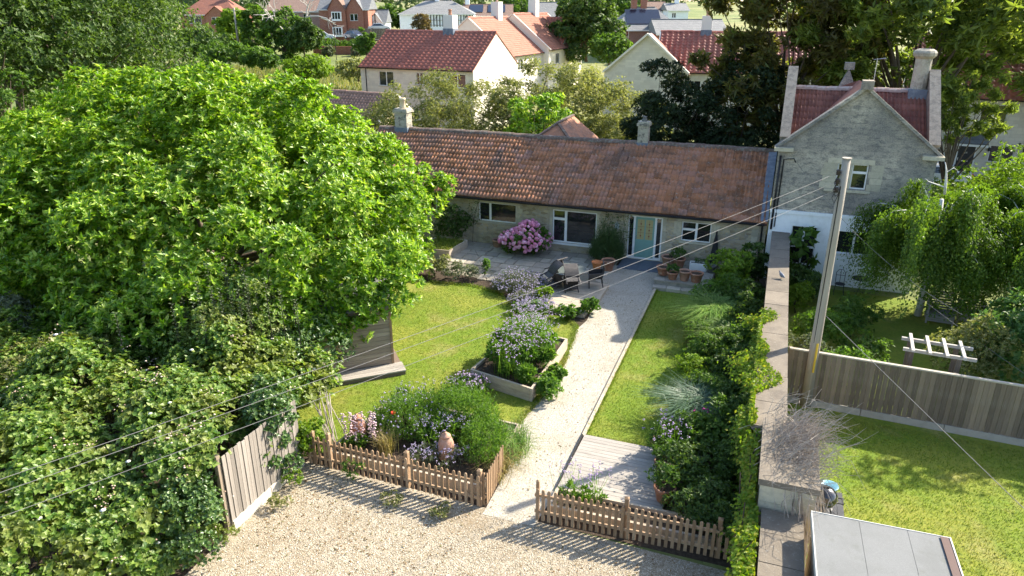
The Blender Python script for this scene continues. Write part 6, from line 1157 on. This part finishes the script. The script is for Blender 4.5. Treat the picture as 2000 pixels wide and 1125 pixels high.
# shady border along the garden wall
def tuft(label, u, v_, h_, rad, n, seed, m=None):
    rr = rg(seed); t = thing('ornamental_grass', label, 'grass tuft', G(u, v_)); P = rr.normal(0, rad*.28, (n, 3)); P[:, 2] = 0; blades('blade', rr, P, h_, .02, m or TUFT, t, .75, .8); return t
tuft('big fountain of arching green grass in the wall border', 3.55, -6.2, 1.35, .9, 2600, 280); tuft('blue green grass fountain near the deck in the wall border', 3.75, -12.9, 1.15, .8, 2200, 281, GREYG if False else leafmat('blue_blade', [(.05,.10,.06), (.09,.16,.10), (.14,.22,.14)], .35)); tuft('dark feathery grass in the middle of the wall border', 4.5, -8.2, 1.3, .6, 1200, 282)
BL = (('pale leaved shrub at the cottage end of the wall border', 3.9, -2.9, .75, 1.45, LIMEG, .13, 3500), ('dark tall shrub at the cottage end of the garden wall', 4.6, -1.9, .55, 1.6, OAK, .13, 2800), ('low green shrub in front of the stone step', 3.2, -4.2, .6, .8, HERB, .08, 3000), ('golden euphorbia at the lawn edge of the wall border', 3.3, -10.9, .5, .75, LIMEG, .07, 3200),
      ('mixed green perennial beside the golden euphorbia', 3.5, -9.7, .6, .9, MIDG, .08, 3000), ('dark green shrub behind the grass fountain', 4.6, -5.3, .6, 1.25, OAK, .1, 3000), ('dark shrub under the creeper half way down the wall', 4.6, -10.6, .65, 1.2, OAK, .1, 3200), ('dark shrub behind the blue green grass', 4.7, -12.6, .6, 1.1, OAK, .1, 3000),
      ('leafy dark perennial at the far corner of the deck', 4.0, -14.4, .75, .95, MIDG, .1, 3800), ('dark tangled perennial beside the middle of the deck', 4.2, -15.8, .8, .85, OAK, .09, 4000), ('dark tangled perennial beside the near end of the deck', 4.4, -17.1, .7, .75, OAK, .09, 3600), ('low dark shrub against the picket fence and wall corner', 5.0, -17.9, .4, .9, OAK, .09, 2000), ('fresh green seedling shrub beside the first grass fountain', 3.25, -7.9, .5, .7, MIDG, .08, 2400),
      ('tall dark shrub close to the wall behind the seedling shrub', 4.75, -7.0, .55, 1.35, OAK, .1, 3000), ('dark leafy shrub by the wall near the feathery grass', 4.75, -9.3, .55, 1.3, MIDG, .11, 3000), ('airy dark shrub reaching over the lawn half way down', 3.9, -8.9, .55, .95, OAK, .09, 2800), ('low dark shrub between the euphorbia and the blue green grass', 4.0, -11.9, .55, .8, MIDG, .09, 2600), ('tall dark shrub by the wall level with the deck end', 4.85, -14.2, .5, 1.25, OAK, .1, 2800), ('tall dark shrub by the wall level with the deck middle', 4.9, -15.6, .45, 1.2, OAK, .1, 2600), ('spreading dark plant between the stone step and the grass fountain', 4.0, -4.6, .6, 1.05, MIDG, .1, 3000))
for i, (lab, u, v_, rx, h_, m, L, n) in enumerate(BL): shrub('border_shrub', lab, G(u, v_), rx*1.12, rx*1.12, h_*1.25, int(n*1.3), L, m, 290+i, 18, group='shrubs in the shady wall border')
flowers('perennial', 'magenta flowered perennial in the shade of the wall', G(3.9, -13.7), .5, .4, .9, 30, 310, MAGF, .03, 2, MIDG, .7, 1500); flowers('verbena', 'see-through purple verbena standing behind the deck fence', G(1.6, -17.65, .2), .55, .25, 1.15, 50, 311, PURPLE, .018, 4, HERB, .35, 700)
flowers('verbena', 'purple flowering stems over the pots at the deck edge', G(3.3, -15.1, .2), .45, .5, 1.2, 45, 312, PURPLE, .02, 4, HERB, .4, 1400)
# virginia creeper over the wall, and the dead vine on the pier
r = rg(320); n = 50000; v_ = np.concatenate([r.uniform(-22.5, -8.2, int(n*.75)), r.uniform(-16, -9, n-int(n*.75))]); z = r.uniform(.05, 2.25, n)**.9; cut = 2.3-np.clip(-v_-16.2, 0, 1)*.5-np.clip(v_+9.6, 0, 2)*.9; z = np.minimum(z, cut+r.normal(0, .08, n)); z = np.maximum(z, .05)
lump = np.clip(.55+.45*np.sin(v_*1.7+z*2.1)+.35*np.sin(v_*4.1-z*3.0+1), .08, 1.3); keep = r.random(n) < np.clip(.25+lump, 0, 1); ub = np.where(v_ > -16.05, 5.17, np.where(v_ > -18.4, 5.36, 5.46)); cut2 = np.where(v_ > -16.05, 9, np.where(v_ > -18.4, 2.25, 1.75)); z = np.minimum(z, cut2-np.abs(r.normal(0, .12, n))); lump = np.where(v_ < -15, np.clip(lump, .3, .6), lump); keep = keep | (v_ < -15); u = ub-.26*np.abs(r.normal(0, 1, n))*lump; top = (r.random(n) < .12) & (v_ > -16.0) & (v_ < -9.0); ext = .25+.3*np.sin(v_*1.3)+.2*np.sin(v_*3.1); u = np.where(top, 5.1+r.random(n)*np.clip(ext, .05, 1.0), u); z = np.where(top, 2.12+np.abs(r.normal(0, .05, n)), z)
u, v_, z = u[keep], v_[keep], z[keep]; n = len(u); P = toworld(np.stack([u, v_], 1)); P[:, 2] = z; b = G(5.1, -13); D = np.tile(np.array([-.75, -.15, -.5]), (n, 1))+r.normal(0, .45, (n, 3)); N = np.tile(np.array([-.6, -.3, .8]), (n, 1))+r.normal(0, .3, (n, 3))
t = thing('creeper_vine', 'yellow green creeper hanging over the garden wall', 'climber', (b.x, b.y, 0)); leaves('foliage', P-np.array([b.x, b.y, 0]), D, N, .092*r.uniform(.5, 1.4, n), .06, CREEP, t); mb = MB()
for i in range(24): y = -7+i*.6; q0 = G(5.19, -13+y*.95)-b; mb.tube([(q0.x, q0.y, 0), (q0.x+r.normal(0,.05), q0.y+r.normal(0,.2), 1.0), (q0.x+.02, q0.y+r.normal(0,.3), 2.1)], .012, 4, False)
mb.build('stem', DARKBARK, t)
r = rg(321); b = G(6.3, -16.9); t = thing('dead_vine', 'grey tangle of dead vine stems hanging over the pier', 'vine', (b.x, b.y, 0)); mb = MB()
for i in range(760):
    q = G(6.0+r.normal(0, .28), -16.9+r.normal(0, .75))-b; s = Vector((q.x, q.y, 2.25+abs(r.normal(0, .12)))); d = Vector((CT*.8, -ST*.8, .2))*r.uniform(.2,.9)+Vector(r.normal(0, .22, 3)); m_ = s+d*.45+Vector((0,0,.1)); e = m_+d*.4+Vector((r.normal(0,.12), r.normal(0,.12), -r.uniform(.0,.6) if i % 2 else r.uniform(0,.25))); mb.tube([s, m_, e], [.006,.005,.002], 3, False)
for i in range(150):
    q = G(6.15+r.normal(0, .22), -18.0+r.normal(0, .22))-b; s = Vector((q.x, q.y, 2.2)); mb.tube([s, s+Vector((r.normal(0,.1), -.15+r.normal(0,.1), -.7)), s+Vector((r.normal(0,.18), -.3+r.normal(0,.25), -1.5-r.random()*.5))], [.01,.009,.006], 3, False)
mb.build('twigs', DEADWOOD, t)
# weeds on the drive
for i, (lab, px, py, m, h_) in enumerate((('green weeds under the middle of the picket fence', 690, 935, HERB, .4), ('small green weed patch on the gravel by the fence panel', 545, 995, OLIVE, .18), ('yellowish weed clump at the end of the board fence', 575, 950, LIMEG, .4), ('low weeds on the gravel in the fence shadow', 770, 985, OLIVE, .14), ('weed patch on the gravel near the end of the fence shadow', 860, 1010, OLIVE, .12), ('scrubby ivy runners at the edge of the gravel below the hedge', 440, 1060, BRAM, .3))):
    p = at(px, py); shrub('weed_clump', lab, (p.x, p.y, .0), .28, .25, h_, 500, .06, m, 330+i, 8, .1, cat='weeds', group='weeds on the gravel')

# ragged grass along the lawn edges and litter on the gravel
r = rg(350)
def along(pts, n, w):
    a = np.array(pts); d = np.linalg.norm(np.diff(a, axis=0), axis=1); c = np.concatenate([[0], d.cumsum()]); q = r.uniform(0, c[-1], n)
    return np.stack([np.interp(q, c, a[:, 0]), np.interp(q, c, a[:, 1])], 1)+r.normal(0, w, (n, 2))
P = np.concatenate([along([(-1.0,-14.9), (-.85,-13.3), (-.75,-11.5), (-.85,-10.2), (-1.05,-8.6), (-1.15,-7.7), (-1.9,-7.0)], 2600, .05), along([(.99,-14.6), (.99,-3.0)], 1500, .025), along([(1.0,-14.68), (2.85,-14.5)], 500, .03), along([(2.85,-14.5), (3.0,-12.2), (2.95,-10), (2.75,-7.2), (2.6,-3.2)], 1800, .08), along([(-4.8,-5.7), (-6.3,-5.2), (-8.2,-5.4)], 900, .07)])
tag(blades('edge_grass', r, toworld(P, .01), .11, .015, GRASSL, None, .8, .5), 'ragged longer grass along the lawn edges', 'grass', kind='stuff')
P = np.concatenate([scatter(r, [(-5.2,-21), (-.6,-21), (-.6,-18.5), (-5.2,-18.4)], 26), scatter(r, [(.8,-20.5), (5.2,-20.5), (5.2,-18.5), (.8,-18.5)], 14), scatter(r, [(-5.3,-24), (5,-24), (5,-20), (-5.3,-20)], 6), scatter(r, PATH_POLY, 9)]); n = len(P)
o = leaves('leaf_litter', toworld(P, .03), r.normal(0, 1, (n, 3))*np.array([1, 1, .15]), np.tile([0., 0, 1], (n, 1))+r.normal(0, .3, (n, 3)), .06, .035, leafmat('dry_leaf', [(.16,.09,.04), (.25,.16,.07), (.12,.13,.04)], .2, .7, .2)); tag(o, 'dry fallen leaves and scraps scattered over the gravel', 'leaf litter', kind='stuff')
